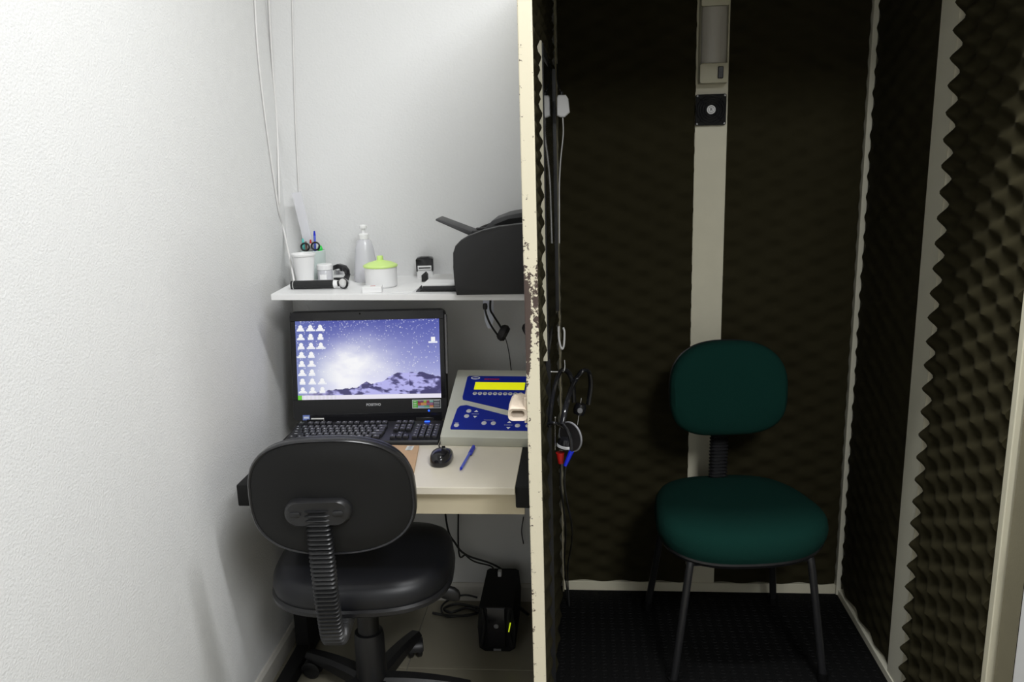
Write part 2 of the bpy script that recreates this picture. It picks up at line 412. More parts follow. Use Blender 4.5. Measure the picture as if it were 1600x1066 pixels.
foam((lx(2.6) + 0.006, BY1 + 0.001, z0), (1, 0, 0), (0, 0, 1), (0, -1, 0), SX0 - lx(2.6) - 0.004, ZT - z0 - 0.004)
foam((SX1 - 0.004, BY1 + 0.001, z0), (1, 0, 0), (0, 0, 1), (0, -1, 0), 0.848 - SX1, ZT - z0 - 0.004, pu=0.03)
foam((BX1 + 0.001, 2.155, z0), (0, 1, 0), (0, 0, 1), (-1, 0, 0), 2.592 - 2.155, ZT - z0 - 0.004, base=0.006, FA=0.0045, pu=0.02)
foam((BX1 + 0.001, BY0 + 0.016, z0 - 0.02), (0, 1, 0), (0, 0, 1), (-1, 0, 0), 2.044 - BY0 - 0.016, ZT - z0 + 0.016, base=0.004, FA=0.0135, pu=0.059)
def lfoam(y0, y1, za, zb, pu=0.0):
    u = Vector((lx(y1) - lx(y0), y1 - y0, 0)).normalized()
    foam((lx(y0) - 0.0165, y0, za), u, (0, 0, 1), (u.y, -u.x, 0), (y1 - y0), zb - za, base=0.0005, FA=0.0085, pu=pu)
lfoam(BY0 + 0.014, WY0 - 0.014, z0 - 0.03, ZT - 0.002, 0.0)
lfoam(WY0 - 0.013, 2.585, z0 - 0.03, WZ0 - 0.014, 0.02)
lfoam(WY0 - 0.013, 2.585, WZ1 + 0.014, ZT - 0.002, 0.02)
# trims
P('trim_strip', box(NB(), SX0 + 0.001, SX1 + 0.004, 2.609, BY1 + 0.001, ZF + 0.02, ZT - 0.002, 0.001, 1), 'cream', False, label='cream vertical strip on the rear wall behind the chair')
P('trim_strip', box(NB(), 0.8555, BX1 + 0.001, 2.048, 2.151, ZF, ZT - 0.002, 0.001, 1), 'trim', False, label='wide grey cream upright between two foam panels')
P('trim_strip', box(NB(), 0.854, BX1, 2.046, 2.050, ZF, ZT - 0.002), 'cream', False)
P('corner_trim', box(NB(), 0.846, 0.862, 2.595, BY1, ZF, ZT - 0.002, 0.001, 1), 'trim', False)
P('corner_trim', box(NB(), lx(2.6) - 0.002, lx(2.6) + 0.003, 2.59, BY1, ZF, ZT - 0.002), 'taupe', False)
P('floor_trim', box(NB(), lx(2.6), 0.862, 2.606, BY1, ZF - 0.004, ZF + 0.031, 0.001, 1), 'cream', False, label='cream floor strip along the rear wall')
P('floor_trim', box(NB(), 0.852, BX1, BY0 + 0.02, 2.6, ZF - 0.004, ZF + 0.02, 0.001, 1), 'trim', False)
# vertical black seam with bright studs on the left wall below the window
sm = P('seam', box(NB(), lx(1.97) - 0.016, lx(1.97) + 0.0035, 1.965, 1.973, ZF, WZ0 - 0.02), 'metal_blk', False)
# hand latch keeper outside the left edge
b = NB(); c0 = onY(809, 648, 1.636)
oW, oH = 0.040, 0.026
def sq(y, dz, sc): return [(c0.x + x * sc, y, c0.z + z * sc + dz) for x, z in rrect(oW, oH, 0.009, 4)]
def sqi(y, dz, sc): return [(c0.x + x * sc, y, c0.z + z * sc + dz) for x, z in rrect(oW - 0.012, oH - 0.012, 0.006, 4)]
R = [[b.verts.new(p) for p in ring] for ring in (sqi(1.69, 0.02, 1), sqi(1.637, 0.001, 1), sq(1.634, 0, 1), sq(1.66, 0.008, 1.0), sq(1.70, 0.012, 0.9), sq(1.715, 0.016, 0.5))]
for A, Bq in zip(R, R[1:]):
    for k in range(len(A)): b.faces.new((A[k], A[(k + 1) % len(A)], Bq[(k + 1) % len(A)], Bq[k]))
b.faces.new(R[-1]); b.faces.new(list(reversed(R[0])))
P('latch', b, 'latch', True, label='white painted metal latch socket on the worn edge')
P('latch_plate', box(NB(), -0.119, -0.112, 1.64, 1.78, c0.z - 0.02, c0.z + 0.035, 0.001, 1), 'latch', False)
# door, swung open against the viewer's side
door = P('door', box(NB(), 0.862, 0.9, 0.78, BY0 - 0.012, 0.02, ZT - 0.02, 0.003, 1), 'taupe', False, label='open booth door with taupe inner face')
dp = NB(); prism(dp, rrect(0.62, 0.74, 0.03, 5, 1.232, 0.46), 0.858, 0.8625, lambda p, q, a: (a, p, q)); obj('gasket', dp, 'mat', door, False)
dp = NB(); prism(dp, rrect(0.606, 0.726, 0.025, 5, 1.232, 0.46), 0.8555, 0.861, lambda p, q, a: (a, p, q)); obj('kick_plate', dp, 'white', door, False)

# booth lamp on the strip
t = thing('booth_lamp', 'unlit ivory lamp with ribbed grey diffuser above the small fan', 'lamp', (0.395, 2.609, 1.733))
b = NB(); prism(b, [(-0.041, 0), (0.041, 0), (0.041, -0.018), (0.036, -0.024), (-0.036, -0.024), (-0.041, -0.018)], 0, 0.28, lambda p, q, a: (p, q, a), 0.002); obj('body', b, 'lampbody', t)
b = NB()
prof = [(-0.037, -0.02)] + [(-0.037 + 0.074 * k / 24, -0.026 - 0.016 * math.sin(PI * k / 24) ** 0.6 - (0.0006 if k % 2 else 0)) for k in range(25)] + [(0.037, -0.02)]
prism(b, prof, 0.057, 0.212, lambda p, q, a: (p, q, a)); obj('diffuser', b, 'diff', t)
for za, zb in ((0.0, 0.056), (0.213, 0.28)):
    b = NB(); prism(b, rrect(0.082, zb - za, 0.006, 3, 0, (za + zb) / 2), -0.044, -0.02, lambda p, q, a: (p, a, q), 0.002); obj('end_cap', b, 'lampbody', t)
sw = obj('switch', box(NB(), 0.010, 0.026, -0.050, -0.043, 0.012, 0.046, 0.002, 1), 'gloss', t)
# booth fan
t = thing('ventilation_fan', 'small square black axial fan on the cream strip below the lamp', 'fan', (0.393, 2.609, 1.659))
b = NB(); prism(b, rrect(0.09, 0.09, 0.005, 3), -0.012, 0.0, lambda p, q, a: (p, a, q), 0.001); obj('frame', b, 'matte', t, False)
for r in (0.0415, 0.034, 0.0265, 0.019):
    b = NB(); tube(b, [(r * math.cos(k * PI / 12), -0.0145, r * math.sin(k * PI / 12)) for k in range(24)], 0.0017, 6, 0, True); obj('guard_ring', b, 'rim', t)
b = NB()
for k in range(4):
    a = k * PI / 2 + PI / 4
    cyl(b, (0.014 * math.cos(a), -0.0145, 0.014 * math.sin(a)), (0.055 * math.cos(a), -0.0145, 0.055 * math.sin(a)), 0.0014, seg=6)
obj('guard_spoke', b, 'rim', t)
b = NB(); lathe(b, [(0, 0.018), (0.0125, 0.018), (0.0135, 0.016), (0.0135, 0.0)], 24, RX90); hub = obj('hub', b, 'white', t)
text_mesh('emblem', 'R', 0.014, 'matte', hub, T(0, -0.0184, 0) @ RX90)
b = NB(); tube(b, [(0.0088 * math.cos(k * PI / 10), -0.0182, 0.0088 * math.sin(k * PI / 10)) for k in range(20)], 0.0006, 5, 0, True); obj('emblem', b, 'matte', hub)
for sx in (-1, 1):
    for sz in (-1, 1):
        b = NB(); lathe(b, [(0, 0.0032), (0.002, 0.003), (0.0032, 0.0)], 10, T(sx * 0.04, -0.012, sz * 0.04) @ RX90); obj('screw', b, 'steelkey', t)

# ================================================================== GREEN CHAIR
gc = thing('visitor_chair', 'green fabric visitor chair with black tube legs inside the booth', 'chair', (0.440, 2.295, ZF), math.radians(6))
# local: faces -Y
gz = 0.462
out = superell(0.232, 0.215, 3.0, 2.9, 60, 0.0)
out = [(u * (1 - 0.15 * (v / 0.215)), v) for u, v in out]          # v>0 is the rear
def gseat(u, v, h):
    fr = max(0.0, (-v - 0.09) / 0.125)
    return (u, v, gz - 0.055 + h - 0.022 * fr * fr + 0.008 * (u / 0.23) ** 2)
b = NB(); rings_solid(b, out, [(0.90, -0.018), (0.96, -0.012), (0.99, 0.004), (1.0, 0.022), (0.985, 0.042), (0.95, 0.056), (0.88, 0.065), (0.7, 0.07), (0.4, 0.067), (0.1, 0.064)], gseat)
obj('seat', b, 'green', gc)
b = NB(); rings_solid(b, [(u * 0.965, v * 0.965) for u, v in out], [(0.9, -0.034), (0.97, -0.03), (1.0, -0.018), (0.99, -0.008), (0.9, -0.006)], gseat); obj('seat_shell', b, 'black', gc)
gb = superell(0.174, 0.142, 2.6, 3.0, 56)
def gback(u, v, h): return (u, 0.128 - h + 0.05 * 0.0 + 0.035 * 0 - 0.9 * u * u * 0.9 + 0.06 * v * 1.2 - 0.0, 0.782 + v)
b = NB(); rings_solid(b, gb, [(0.9, -0.008), (0.97, -0.002), (1.0, 0.014), (0.985, 0.032), (0.93, 0.044), (0.8, 0.052), (0.5, 0.056), (0.15, 0.057)], gback); obj('backrest', b, 'green', gc)
b = NB(); rings_solid(b, gb, [(0.85, -0.02), (0.95, -0.015), (0.99, -0.004), (0.95, 0.002)], gback); obj('back_shell', b, 'black', gc)
def ribbed(bm, path, wd, th, pitch=0.011, amp=0.0035, cx=0.0):
    """accordion sleeve swept along a path in the local YZ plane"""
    Pq = smooth_path([(0, y, z) for y, z in path], 10)
    L = [0]
    for a, c in zip(Pq, Pq[1:]): L.append(L[-1] + (c - a).length)
    n = int(L[-1] / pitch * 4); rings = []
    for k in range(n + 1):
        s = L[-1] * k / n; i = 0
        while i < len(L) - 2 and L[i + 1] < s: i += 1
        t = (s - L[i]) / max(1e-9, L[i + 1] - L[i]); p = Pq[i].lerp(Pq[i + 1], t); d = (Pq[i + 1] - Pq[i]).normalized()
        nn = Vector((0, -d.z, d.y)); e = amp * math.cos(2 * PI * s / pitch)
        rings.append([bm.verts.new(p + Vector((cx + x, 0, 0)) + nn * y) for x, y in rrect(wd + 2 * e, th + 2 * e, 0.011, 3)])
    for A, Bq in zip(rings, rings[1:]):
        m = len(A)
        for k in range(m): bm.faces.new((A[k], A[(k + 1) % m], Bq[(k + 1) % m], Bq[k]))
    bm.faces.new(rings[0]); bm.faces.new(list(reversed(rings[-1])))
    return bm
b = NB(); ribbed(b, [(0.155, 0.80), (0.163, 0.70), (0.170, 0.58), (0.172, 0.46), (0.160, 0.395), (0.12, 0.372), (0.06, 0.372)], 0.05, 0.026); obj('back_post', b, 'post', gc)
for sx in (-1, 1):
    b = NB(); tube(b, [(sx * 0.165, -0.17, 0.368), (sx * 0.172, -0.178, 0.33), (sx * 0.212, -0.195, 0.012)], 0.011, 10, 6); lg = obj('leg', b, 'metal_blk', gc)
    b = NB(); lathe(b, [(0, 0), (0.014, 0.0), (0.015, 0.006), (0.0135, 0.028), (0, 0.028)], 14, T(sx * 0.212, -0.195, 0)); obj('foot_cap', b, 'mat', lg)
    b = NB(); tube(b, [(sx * 0.165, 0.15, 0.368), (sx * 0.172, 0.16, 0.33), (sx * 0.208, 0.215, 0.012)], 0.011, 10, 6); lg = obj('leg', b, 'metal_blk', gc)
    b = NB(); lathe(b, [(0, 0), (0.014, 0.0), (0.015, 0.006), (0.0135, 0.028), (0, 0.028)], 14, T(sx * 0.208, 0.215, 0)); obj('foot_cap', b, 'mat', lg)
b = NB()
for y in (-0.17, 0.15): tube(b, [(-0.165, y, 0.37), (0.165, y, 0.37)], 0.011, 10, 0)
for sx in (-1, 1): tube(b, [(sx * 0.165, -0.17, 0.37), (sx * 0.165, 0.15, 0.37)], 0.011, 10, 0)
obj('under_frame', b, 'metal_blk', gc)

# ================================================================== OFFICE CHAIR
oc = thing('office_chair', 'black swivel office chair with ribbed back post at the desk', 'chair', (-0.603, 2.045, 0), math.radians(5))
sz = 0.462
out = superell(0.240, 0.222, 2.8, 3.0, 60)
def oseat(u, v, h):
    fr = max(0.0, (v - 0.09) / 0.12)
    return (u + 0.006, v + 0.012, sz - 0.03 + h - 0.02 * fr * fr + 0.006 * (u / 0.23) ** 2)
b = NB(); rings_solid(b, out, [(0.96, -0.006), (0.985, 0.0), (1.0, 0.018), (0.99, 0.038), (0.955, 0.054), (0.88, 0.064), (0.7, 0.069), (0.4, 0.066), (0.1, 0.063)], oseat); obj('seat', b, 'vinyl', oc)
b = NB(); rings_solid(b, out, [(0.85, -0.026), (0.95, -0.022), (1.012, -0.012), (1.014, -0.002), (0.99, 0.004), (0.9, 0.002)], oseat); obj('seat_shell', b, 'rim', oc)
bo = superell(0.195, 0.147, 2.5, 3.0, 64, 0.03)
BYC, BZC = -0.335, 0.795
def oback(u, v, h): return (u - 0.003, BYC + h + 1.1 * u * u + 0.10 * -v, BZC + v)
b = NB(); rings_solid(b, bo, [(0.15, -0.002), (0.6, -0.002), (0.93, -0.002), (0.965, 0.001), (0.97, 0.008)], oback); obj('back_panel', b, 'backshell', oc)
b = NB(); rings_solid(b, bo, [(0.945, 0.004), (0.955, -0.001), (0.975, -0.0035), (0.992, -0.001), (1.0, 0.005), (1.0, 0.012), (0.99, 0.018), (0.9, 0.018)], oback); obj('rim', b, 'rim', oc)
b = NB(); rings_solid(b, bo, [(0.95, 0.008), (0.985, 0.012), (0.992, 0.026), (0.97, 0.042), (0.9, 0.054), (0.7, 0.06), (0.3, 0.061)], oback); obj('backrest', b, 'vinyl', oc)
# bracket plate on the back
pl = [(u, v) for u, v in rrect(0.155, 0.062, 0.030, 7)]
def pmap(u, v, h): return (u - 0.026, BYC - 0.004 - h + 1.0 * u * u + 0.002, 0.772 + v - 0.004 - 0.9 * (0.35 * u * u))
b = NB(); rings_solid(b, pl, [(0.98, -0.004), (1.0, 0.006), (0.97, 0.016), (0.88, 0.021), (0.6, 0.020), (0.2, 0.018)], pmap); bp = obj('back_bracket', b, 'post', oc)
for u in (-0.05, 0.048):
    b = NB(); rings_solid(b, rrect(0.026, 0.013, 0.006, 4), [(1.0, 0.018), (1.0, 0.0235), (0.8, 0.0245)], lambda a, v, h, u=u: pmap(a + u, v, h)); obj('screw_cover', b, 'black', bp)
b = NB(); ribbed(b, [(-0.345, 0.775), (-0.343, 0.70), (-0.335, 0.60), (-0.322, 0.50), (-0.300, 0.425), (-0.255, 0.400), (-0.18, 0.405), (-0.10, 0.408)], 0.052, 0.028, 0.0115, 0.0035, -0.026); obj('back_post', b, 'post', oc)
b = NB(); box(b, -0.09, 0.09, -0.12, 0.12, 0.395, 0.432, 0.006); obj('seat_mechanism', b, 'black', oc)
b = NB(); tube(b, [(0.05, 0.02, 0.40), (0.13, 0.03, 0.385), (0.21, 0.02, 0.36)], 0.007, 8); lv = obj('lever', b, 'metal_blk', oc)
b = NB(); rings_solid(b, superell(0.013, 0.022, 2, 2, 16), [(0.4, -0.035), (0.8, -0.03), (1.0, -0.01), (1.0, 0.02), (0.7, 0.032), (0.3, 0.035)], lambda u, v, h: (0.225 + h, 0.02 + u, 0.35 + v - h * 0.3)); obj('lever_knob', b, 'black', lv)
b = NB(); lathe(b, [(0, 0.07), (0.043, 0.07), (0.042, 0.235), (0.039, 0.25), (0.030, 0.252), (0.030, 0.36), (0.026, 0.365), (0.026, 0.40), (0, 0.40)], 28); obj('column', b, 'black', oc)
b = NB(); lathe(b, [(0, 0.06), (0.05, 0.062), (0.055, 0.08), (0.05, 0.105), (0, 0.11)], 24); hb = obj('base_hub', b, 'black', oc)
for k in range(5):
    a = math.radians(-2 + 72 * k); ca, sa = math.cos(a), math.sin(a)
    def am(r, s, z, ca=ca, sa=sa): return (ca * r - sa * s, sa * r + ca * s, z)
    b = NB(); R = []
    for t_ in range(9):
        q = t_ / 8; r = 0.03 + 0.25 * q; wd = 0.028 - 0.008 * q; zt = 0.112 - 0.03 * q * q; zb = 0.07 - 0.004 * q
        R.append([b.verts.new(am(r, s, z)) for s, z in ((-wd, zb), (-wd, zt - 0.012), (-wd * 0.6, zt), (wd * 0.6, zt), (wd, zt - 0.012), (wd, zb))])
    for A, Bq in zip(R, R[1:]):
        for i in range(6): b.faces.new((A[i], A[(i + 1) % 6], Bq[(i + 1) % 6], Bq[i]))
    b.faces.new(R[0]); b.faces.new(list(reversed(R[-1]))); obj('base_arm', b, 'black', oc)
    cs = NB(); r = 0.268; ax = Matrix.Rotation(a + 0.5, 4, 'Z')
    cm = T(ca * r, sa * r, 0) @ ax
    for s in (-1, 1):
        lathe(cs, [(0, -0.008), (0.022, -0.009), (0.027, -0.005), (0.027, 0.005), (0.022, 0.009), (0, 0.008)], 18, cm @ T(0, s * 0.0135, 0.0272) @ RX90)
    wh = obj('caster', cs, 'black', oc)
    b = NB(); prism(b, [(0.030 * math.cos(q * PI / 10), 0.030 * math.sin(q * PI / 10)) for q in range(11)], -0.026, 0.026, lambda p, q, z: cm @ Vector((p, z, 0.030 + q)), 0.003); cyl(b, cm @ Vector((0, 0, 0.04)), cm @ Vector((0, 0, 0.075)), 0.007, seg=10); obj('caster_hood', b, 'black', wh)

# ================================================================== DESK
DZ, DY0, DY1 = 0.75, 1.886, 2.60
dk = thing('computer_desk', 'cream topped desk with black side frames under the wall shelf', 'desk', (0, 0, 0))
DXL, DXR = -0.80, -0.165
obj('desktop', box(NB(), DXL, DXR, DY0, DY1, DZ - 0.019, DZ, 0.0015, 2), 'desk', dk, False)
obj('apron', box(NB(), DXL, DXR + 0.02, DY0 + 0.035, DY0 + 0.05, 0.664, DZ - 0.019), 'apron', dk, False, label='tan apron under the desktop')
for s, xo, xi in ((-1, -0.874, DXL), (1, -0.116, DXR)):
    x0, x1 = min(xo, xi), max(xo, xi)
    sf = obj('side_frame', box(NB(), x0, x1, DY0 + 0.008, DY1, 0.692, DZ, 0.004, 2), 'matte', dk)
    px0, px1 = (-0.912, -0.866) if s < 0 else (-0.140, -0.116)
    obj('leg', box(NB(), px0, px1, 2.28, 2.40, 0.03, 0.70, 0.004, 1), 'matte', dk)
    obj('foot', box(NB(), px0, px1, 1.80, 2.58, 0.0, 0.045, 0.008, 2), 'matte', dk)
b = NB(); box(b, -0.88, -0.13, 2.33, 2.352, 0.65, 0.69); obj('cross_rail', b, 'matte', dk, False)

# ================================================================== SHELF
ZS0 = 1.173
def zs(x): return ZS0 - 0.0105 * (x + 0.886) / 0.75
SHY0 = 2.285
sh = tag(obj('wall_shelf', (lambda b: (prism(b, [(-0.888, SHY0), (-0.118, SHY0), (-0.118, YB), (-0.905, YB)], 0, 1, lambda p, q, a: (p, q, zs(p) - 0.018 * (1 - a)), 0.001), b)[1])(NB()), 'shelf', None, False), 'white melamine wall shelf carrying the printer and small items', 'shelf')
def shp(px, py):                                   # a pixel on the shelf top -> point on it
    p = onZ(px, py, ZS0)
    for _ in range(3): p = onZ(px, py, zs(p.x))
    return p

# printer
pr = thing('laser_printer', 'black laser printer seen from its side on the wall shelf', 'printer', (0, 0, 0))
PX0, PX1, PY0, PY1 = -0.352, -0.118, 2.262, 2.60
zb = zs(-0.24) + 0.002
side = [(PX0 + 0.006, zb), (PX0 + 0.002, zb + 0.03), (PX0, zb + 0.08), (PX0 + 0.001, zb + 0.118), (PX0 + 0.008, zb + 0.136), (PX0 + 0.022, zb + 0.150), (PX0 + 0.045, zb + 0.163), (PX0 + 0.085, zb + 0.177), (PX0 + 0.13, zb + 0.187), (PX0 + 0.19, zb + 0.193), (PX1, zb + 0.194), (PX1, zb)]
b = NB()
prism(b, side, PY0, PY0 + 0.03, lambda p, q, a: (p, a, q), 0.003)
prism(b, side, PY1 - 0.03, PY1, lambda p, q, a: (p, a, q), 0.003)
body = [(x, z - 0.012 if z > zb + 0.1 else z) for x, z in side]
prism(b, body, PY0 + 0.02, PY1 - 0.02, lambda p, q, a: (p, a, q))
obj('body', b, 'printer', pr)
# grey top lid lines along the near shoulder, and the raised rear cover
b = NB(); tp = side[4:11]
for k in range(len(tp) - 1):
    (xa, za), (xb_, zb_) = tp[k], tp[k + 1]
    v = [b.verts.new(q) for q in ((xa, PY0 + 0.001, za + 0.0015), (xb_, PY0 + 0.001, zb_ + 0.0015), (xb_, PY0 + 0.028, zb_ + 0.0025), (xa, PY0 + 0.028, za + 0.0025), (xa, PY0 + 0.001, za - 0.003), (xb_, PY0 + 0.001, zb_ - 0.003))]
    b.faces.new((v[0], v[1], v[2], v[3])); b.faces.new((v[4], v[5], v[1], v[0]))
obj('top_edge', b, 'printer_g', pr)
b = NB(); hump = [(PX0 + 0.07, zb + 0.166), (PX0 + 0.10, zb + 0.195), (PX0 + 0.14, zb + 0.209), (PX0 + 0.19, zb + 0.217), (PX1, zb + 0.219), (PX1, zb + 0.17)]
prism(b, hump, PY0 + 0.12, PY1 - 0.03, lambda p, q, a: (p, a, q), 0.002); obj('rear_cover', b, 'printer_g', pr)
b = NB(); prism(b, [(PX0 + 0.105, zb + 0.184), (PX0 + 0.15, zb + 0.2), (PX1, zb + 0.208), (PX1, zb + 0.175)], PY0 + 0.117, PY0 + 0.122, lambda p, q, a: (p, a, q)); obj('cover_recess', b, 'matte', pr, False)
# output flap
b = NB(); f0 = (PX0 + 0.052, zb + 0.166); f1 = (PX0 - 0.052, zb + 0.207)
dx, dz = f1[0] - f0[0], f1[1] - f0[1]
prism(b, [(0, -0.005), (0.03, -0.008), (0.99, -0.002), (1.0, 0.002), (0.97, 0.004), (0, 0.004)], PY0 + 0.05, PY0 + 0.15, lambda p, q, a: (f0[0] + dx * p + q * 0.36, a, f0[1] + dz * p + q), 0.0015); obj('output_flap', b, 'printer_g', pr)
for y in (PY0 + 0.045, PY0 + 0.14): obj('hinge', box(NB(), f0[0] - 0.004, f0[0] + 0.03, y, y + 0.02, f0[1] - 0.006, f0[1] + 0.008, 0.003, 1), 'printer', pr)
# input tray
b = NB(); tz = zs(-0.41); tx0 = PX0 - 0.108
box(b, tx0, PX0 + 0.02, PY0 + 0.06, PY1 - 0.06, tz + 0.003, tz + 0.010, 0.002, 1)
box(b, tx0 + 0.006, PX0 + 0.02, PY0 + 0.06, PY0 + 0.066, tz + 0.005, tz + 0.017, 0.002, 1)
obj('input_tray', b, 'printer', pr)
b = NB(); prism(b, [(tx0, 0.016), (tx0 - 0.012, 0.004), (tx0 - 0.014, 0), (tx0, 0)], PY0 + 0.062, PY0 + 0.1, lambda p, q, a: (p, a, tz + q)); obj('tray_lip', b, 'printer_g', pr, False)
for x in (PX0 + 0.02, PX1 - 0.03):
    for y in (PY0 + 0.02, PY1 - 0.04):
        b = NB(); box(b, x, x + 0.02, y, y + 0.02, zs(x + 0.01) - 0.0005, zb + 0.004); obj('foot', b, 'mat', pr, False)
b = NB(); box(b, tx0 + 0.004, PX0 + 0.012, PY0 + 0.068, PY1 - 0.064, tz + 0.010, tz + 0.021, 0.001, 1)
tag(obj('paper_stack', b, 'paper', None, False), 'stack of white paper lying in the printer input tray', 'paper')
# loose sheet
b = NB(); prism(b, [(-0.545, 2.315), (-0.480, 2.318), (-0.478, 2.49), (-0.545, 2.485)], 0.0, 0.0012, lambda p, q, a: (p, q, zs(p) + a)); tag(obj('paper_sheet', b, 'paper', None, False), 'loose white sheet on the shelf before the stamp', 'paper')
# self-inking stamp
p = Vector((-0.498, 2.615, 0)); z = zs(p.x)
st_ = thing('self_inking_stamp', 'black and white self inking stamp standing behind the printer tray', 'stamp', (p.x, p.y, z), 0.1)
b = NB(); prism(b, [(-0.026, 0), (0.026, 0), (0.023, 0.035), (-0.023, 0.035)], -0.015, 0.015, lambda p, q, a: (p, a, q), 0.002); obj('base', b, 'white', st_)
b = NB(); prism(b, [(-0.027, 0.020), (-0.023, 0.02), (-0.022, 0.034), (0.022, 0.034), (0.023, 0.02), (0.027, 0.020), (0.0275, 0.058), (0.024, 0.063), (0.012, 0.066), (-0.012, 0.066), (-0.024, 0.063), (-0.0275, 0.058)], -0.018, 0.018, lambda p, q, a: (p, a, q), 0.002); obj('cap', b, 'gloss', st_)
obj('label_window', box(NB(), -0.022, 0.022, -0.0195, -0.0178, 0.026, 0.039, 0.001, 1), 'paper', st_, False)
obj('label_stripe', box(NB(), -0.019, 0.019, -0.0202, -0.019, 0.030, 0.0335), 'matte', st_, False)
# small dark ink block
p = Vector((-0.482, 2.52, 0)); b = NB(); prism(b, [(-0.009, 0), (0.009, 0.0), (0.009, 0.022), (0.003, 0.03), (-0.009, 0.02)], -0.012, 0.012, lambda a, q, c: (p.x + a, p.y + c, zs(p.x) + q + 0.0005), 0.002); tag(obj('ink_pad', b, 'black', None), 'small dark ink block just in front of the stamp', 'ink pad')

# white cup
p = Vector((-0.857, 2.50, 0)); z = zs(p.x)
b = NB(); lathe(b, [(0, 0.0), (0.026, 0.0), (0.0265, 0.004), (0.0345, 0.084), (0.0375, 0.085), (0.038, 0.090), (0.0365, 0.092), (0.034, 0.089), (0.0255, 0.006), (0, 0.005)], 30, T(p.x, p.y, z)); tag(obj('plastic_cup', b, 'white', None), 'white disposable plastic cup beside the wall corner on the shelf', 'cup')
# pen holder and its contents
p = Vector((-0.858, 2.600, 0)); z = zs(p.x); hx, hy = p.x, p.y
b = NB(); lathe(b, [(0, 0.0), (0.036, 0.0), (0.037, 0.003), (0.0395, 0.088), (0.038, 0.09), (0.0365, 0.088), (0.0345, 0.005), (0, 0.004)], 30, T(hx, hy, z)); tag(obj('pen_holder', b, 'frost', None), 'frosted pale green pen cup behind the white plastic cup', 'pen holder')
b = NB(); m_ = T(hx + 0.002, hy + 0.006, z + 0.0075) @ Matrix.Rotation(math.radians(-9), 4, 'Y'); box(b, -0.015, 0.015, -0.001, 0.001, 0, 0.27, mtx=m_)
ru = tag(obj('ruler', b, 'clear', None, False), 'clear plastic ruler standing tall in the pen cup', 'ruler')
def stick(nm, dx0, dy0, dx1, dy1, L, r, m, label, cat, tipm=None):
    a = Vector((hx + dx0, hy + dy0, z + 0.0065)); e = Vector((hx + dx1, hy + dy1, z + L)); t = thing(nm, label, cat, a)
    d = e - a
    b = NB(); cyl(b, Vector((0, 0, 0)), d * 0.9, r, seg=10); obj('barrel', b, m, t)
    b = NB(); cyl(b, d * 0.9, d, r * 1.05, r * 0.6, 10); obj('end', b, tipm or m, t)
stick('ballpoint_pen', 0.008, -0.009, 0.012, -0.006, 0.152, 0.0038, 'bluepen_l', 'blue ballpoint pen standing in the pen cup', 'pen', 'bluepen')
stick('felt_pen', -0.003, -0.012, -0.001, -0.012, 0.125, 0.0036, 'cable_w', 'pen with a red end standing in the pen cup', 'pen', 'red')
stick('pencil', -0.014, -0.014, -0.016, -0.014, 0.12, 0.0034, 'brown', 'thin brown pencil standing in the pen cup', 'pencil')
stick('marker_pen', -0.023, -0.004, -0.029, -0.004, 0.128, 0.004, 'teal', 'teal pen leaning in the pen cup', 'pen')
stick('highlighter', 0.0225, -0.006, 0.0265, -0.006, 0.105, 0.008, 'brightgreen', 'thick bright green highlighter in the pen cup', 'highlighter')
sc_ = thing('scissors', 'scissors with black loop handles standing in the pen cup', 'scissors', (hx, hy - 0.021, z + 0.012))
b = NB(); box(b, -0.005, 0.001, -0.001, 0.001, 0, 0.08); box(b, -0.001, 0.006, 0.0012, 0.003, 0, 0.08); obj('blade', b, 'chrome', sc_, False)
for s in (-1, 1):
    b = NB(); tube(b, [(s * (0.017 + 0.013 * math.cos(k * PI / 6)), -0.001, 0.092 + 0.012 * math.sin(k * PI / 6) + s * 0.001) for k in range(12)], 0.0028, 8, 3, True); obj('handle', b, 'black', sc_)
# jar
p = Vector((-0.801, 2.528, 0)); z2 = zs(p.x); t = thing('glass_jar', 'small clear jar with white lid on the shelf', 'jar', (p.x, p.y, z2))
b = NB(); lathe(b, [(0, 0.0), (0.022, 0.0), (0.023, 0.003), (0.023, 0.036), (0.020, 0.04), (0.0185, 0.04), (0.021, 0.034), (0.021, 0.004), (0, 0.003)], 24); obj('body', b, 'clear', t)
b = NB(); lathe(b, [(0, 0.038), (0.0245, 0.038), (0.0245, 0.052), (0.022, 0.055), (0, 0.055)], 28); obj('lid', b, 'white', t)
b = NB(); prism(b, [(0.0234 * math.sin(a * 0.12), 0.0234 * -math.cos(a * 0.12)) for a in range(-4, 5)] + [(0.0225 * math.sin(a * 0.12), 0.0225 * -math.cos(a * 0.12)) for a in range(4, -5, -1)], 0.008, 0.024, lambda p, q, a: (p, q, a)); obj('paper_label', b, 'paper', t, False)
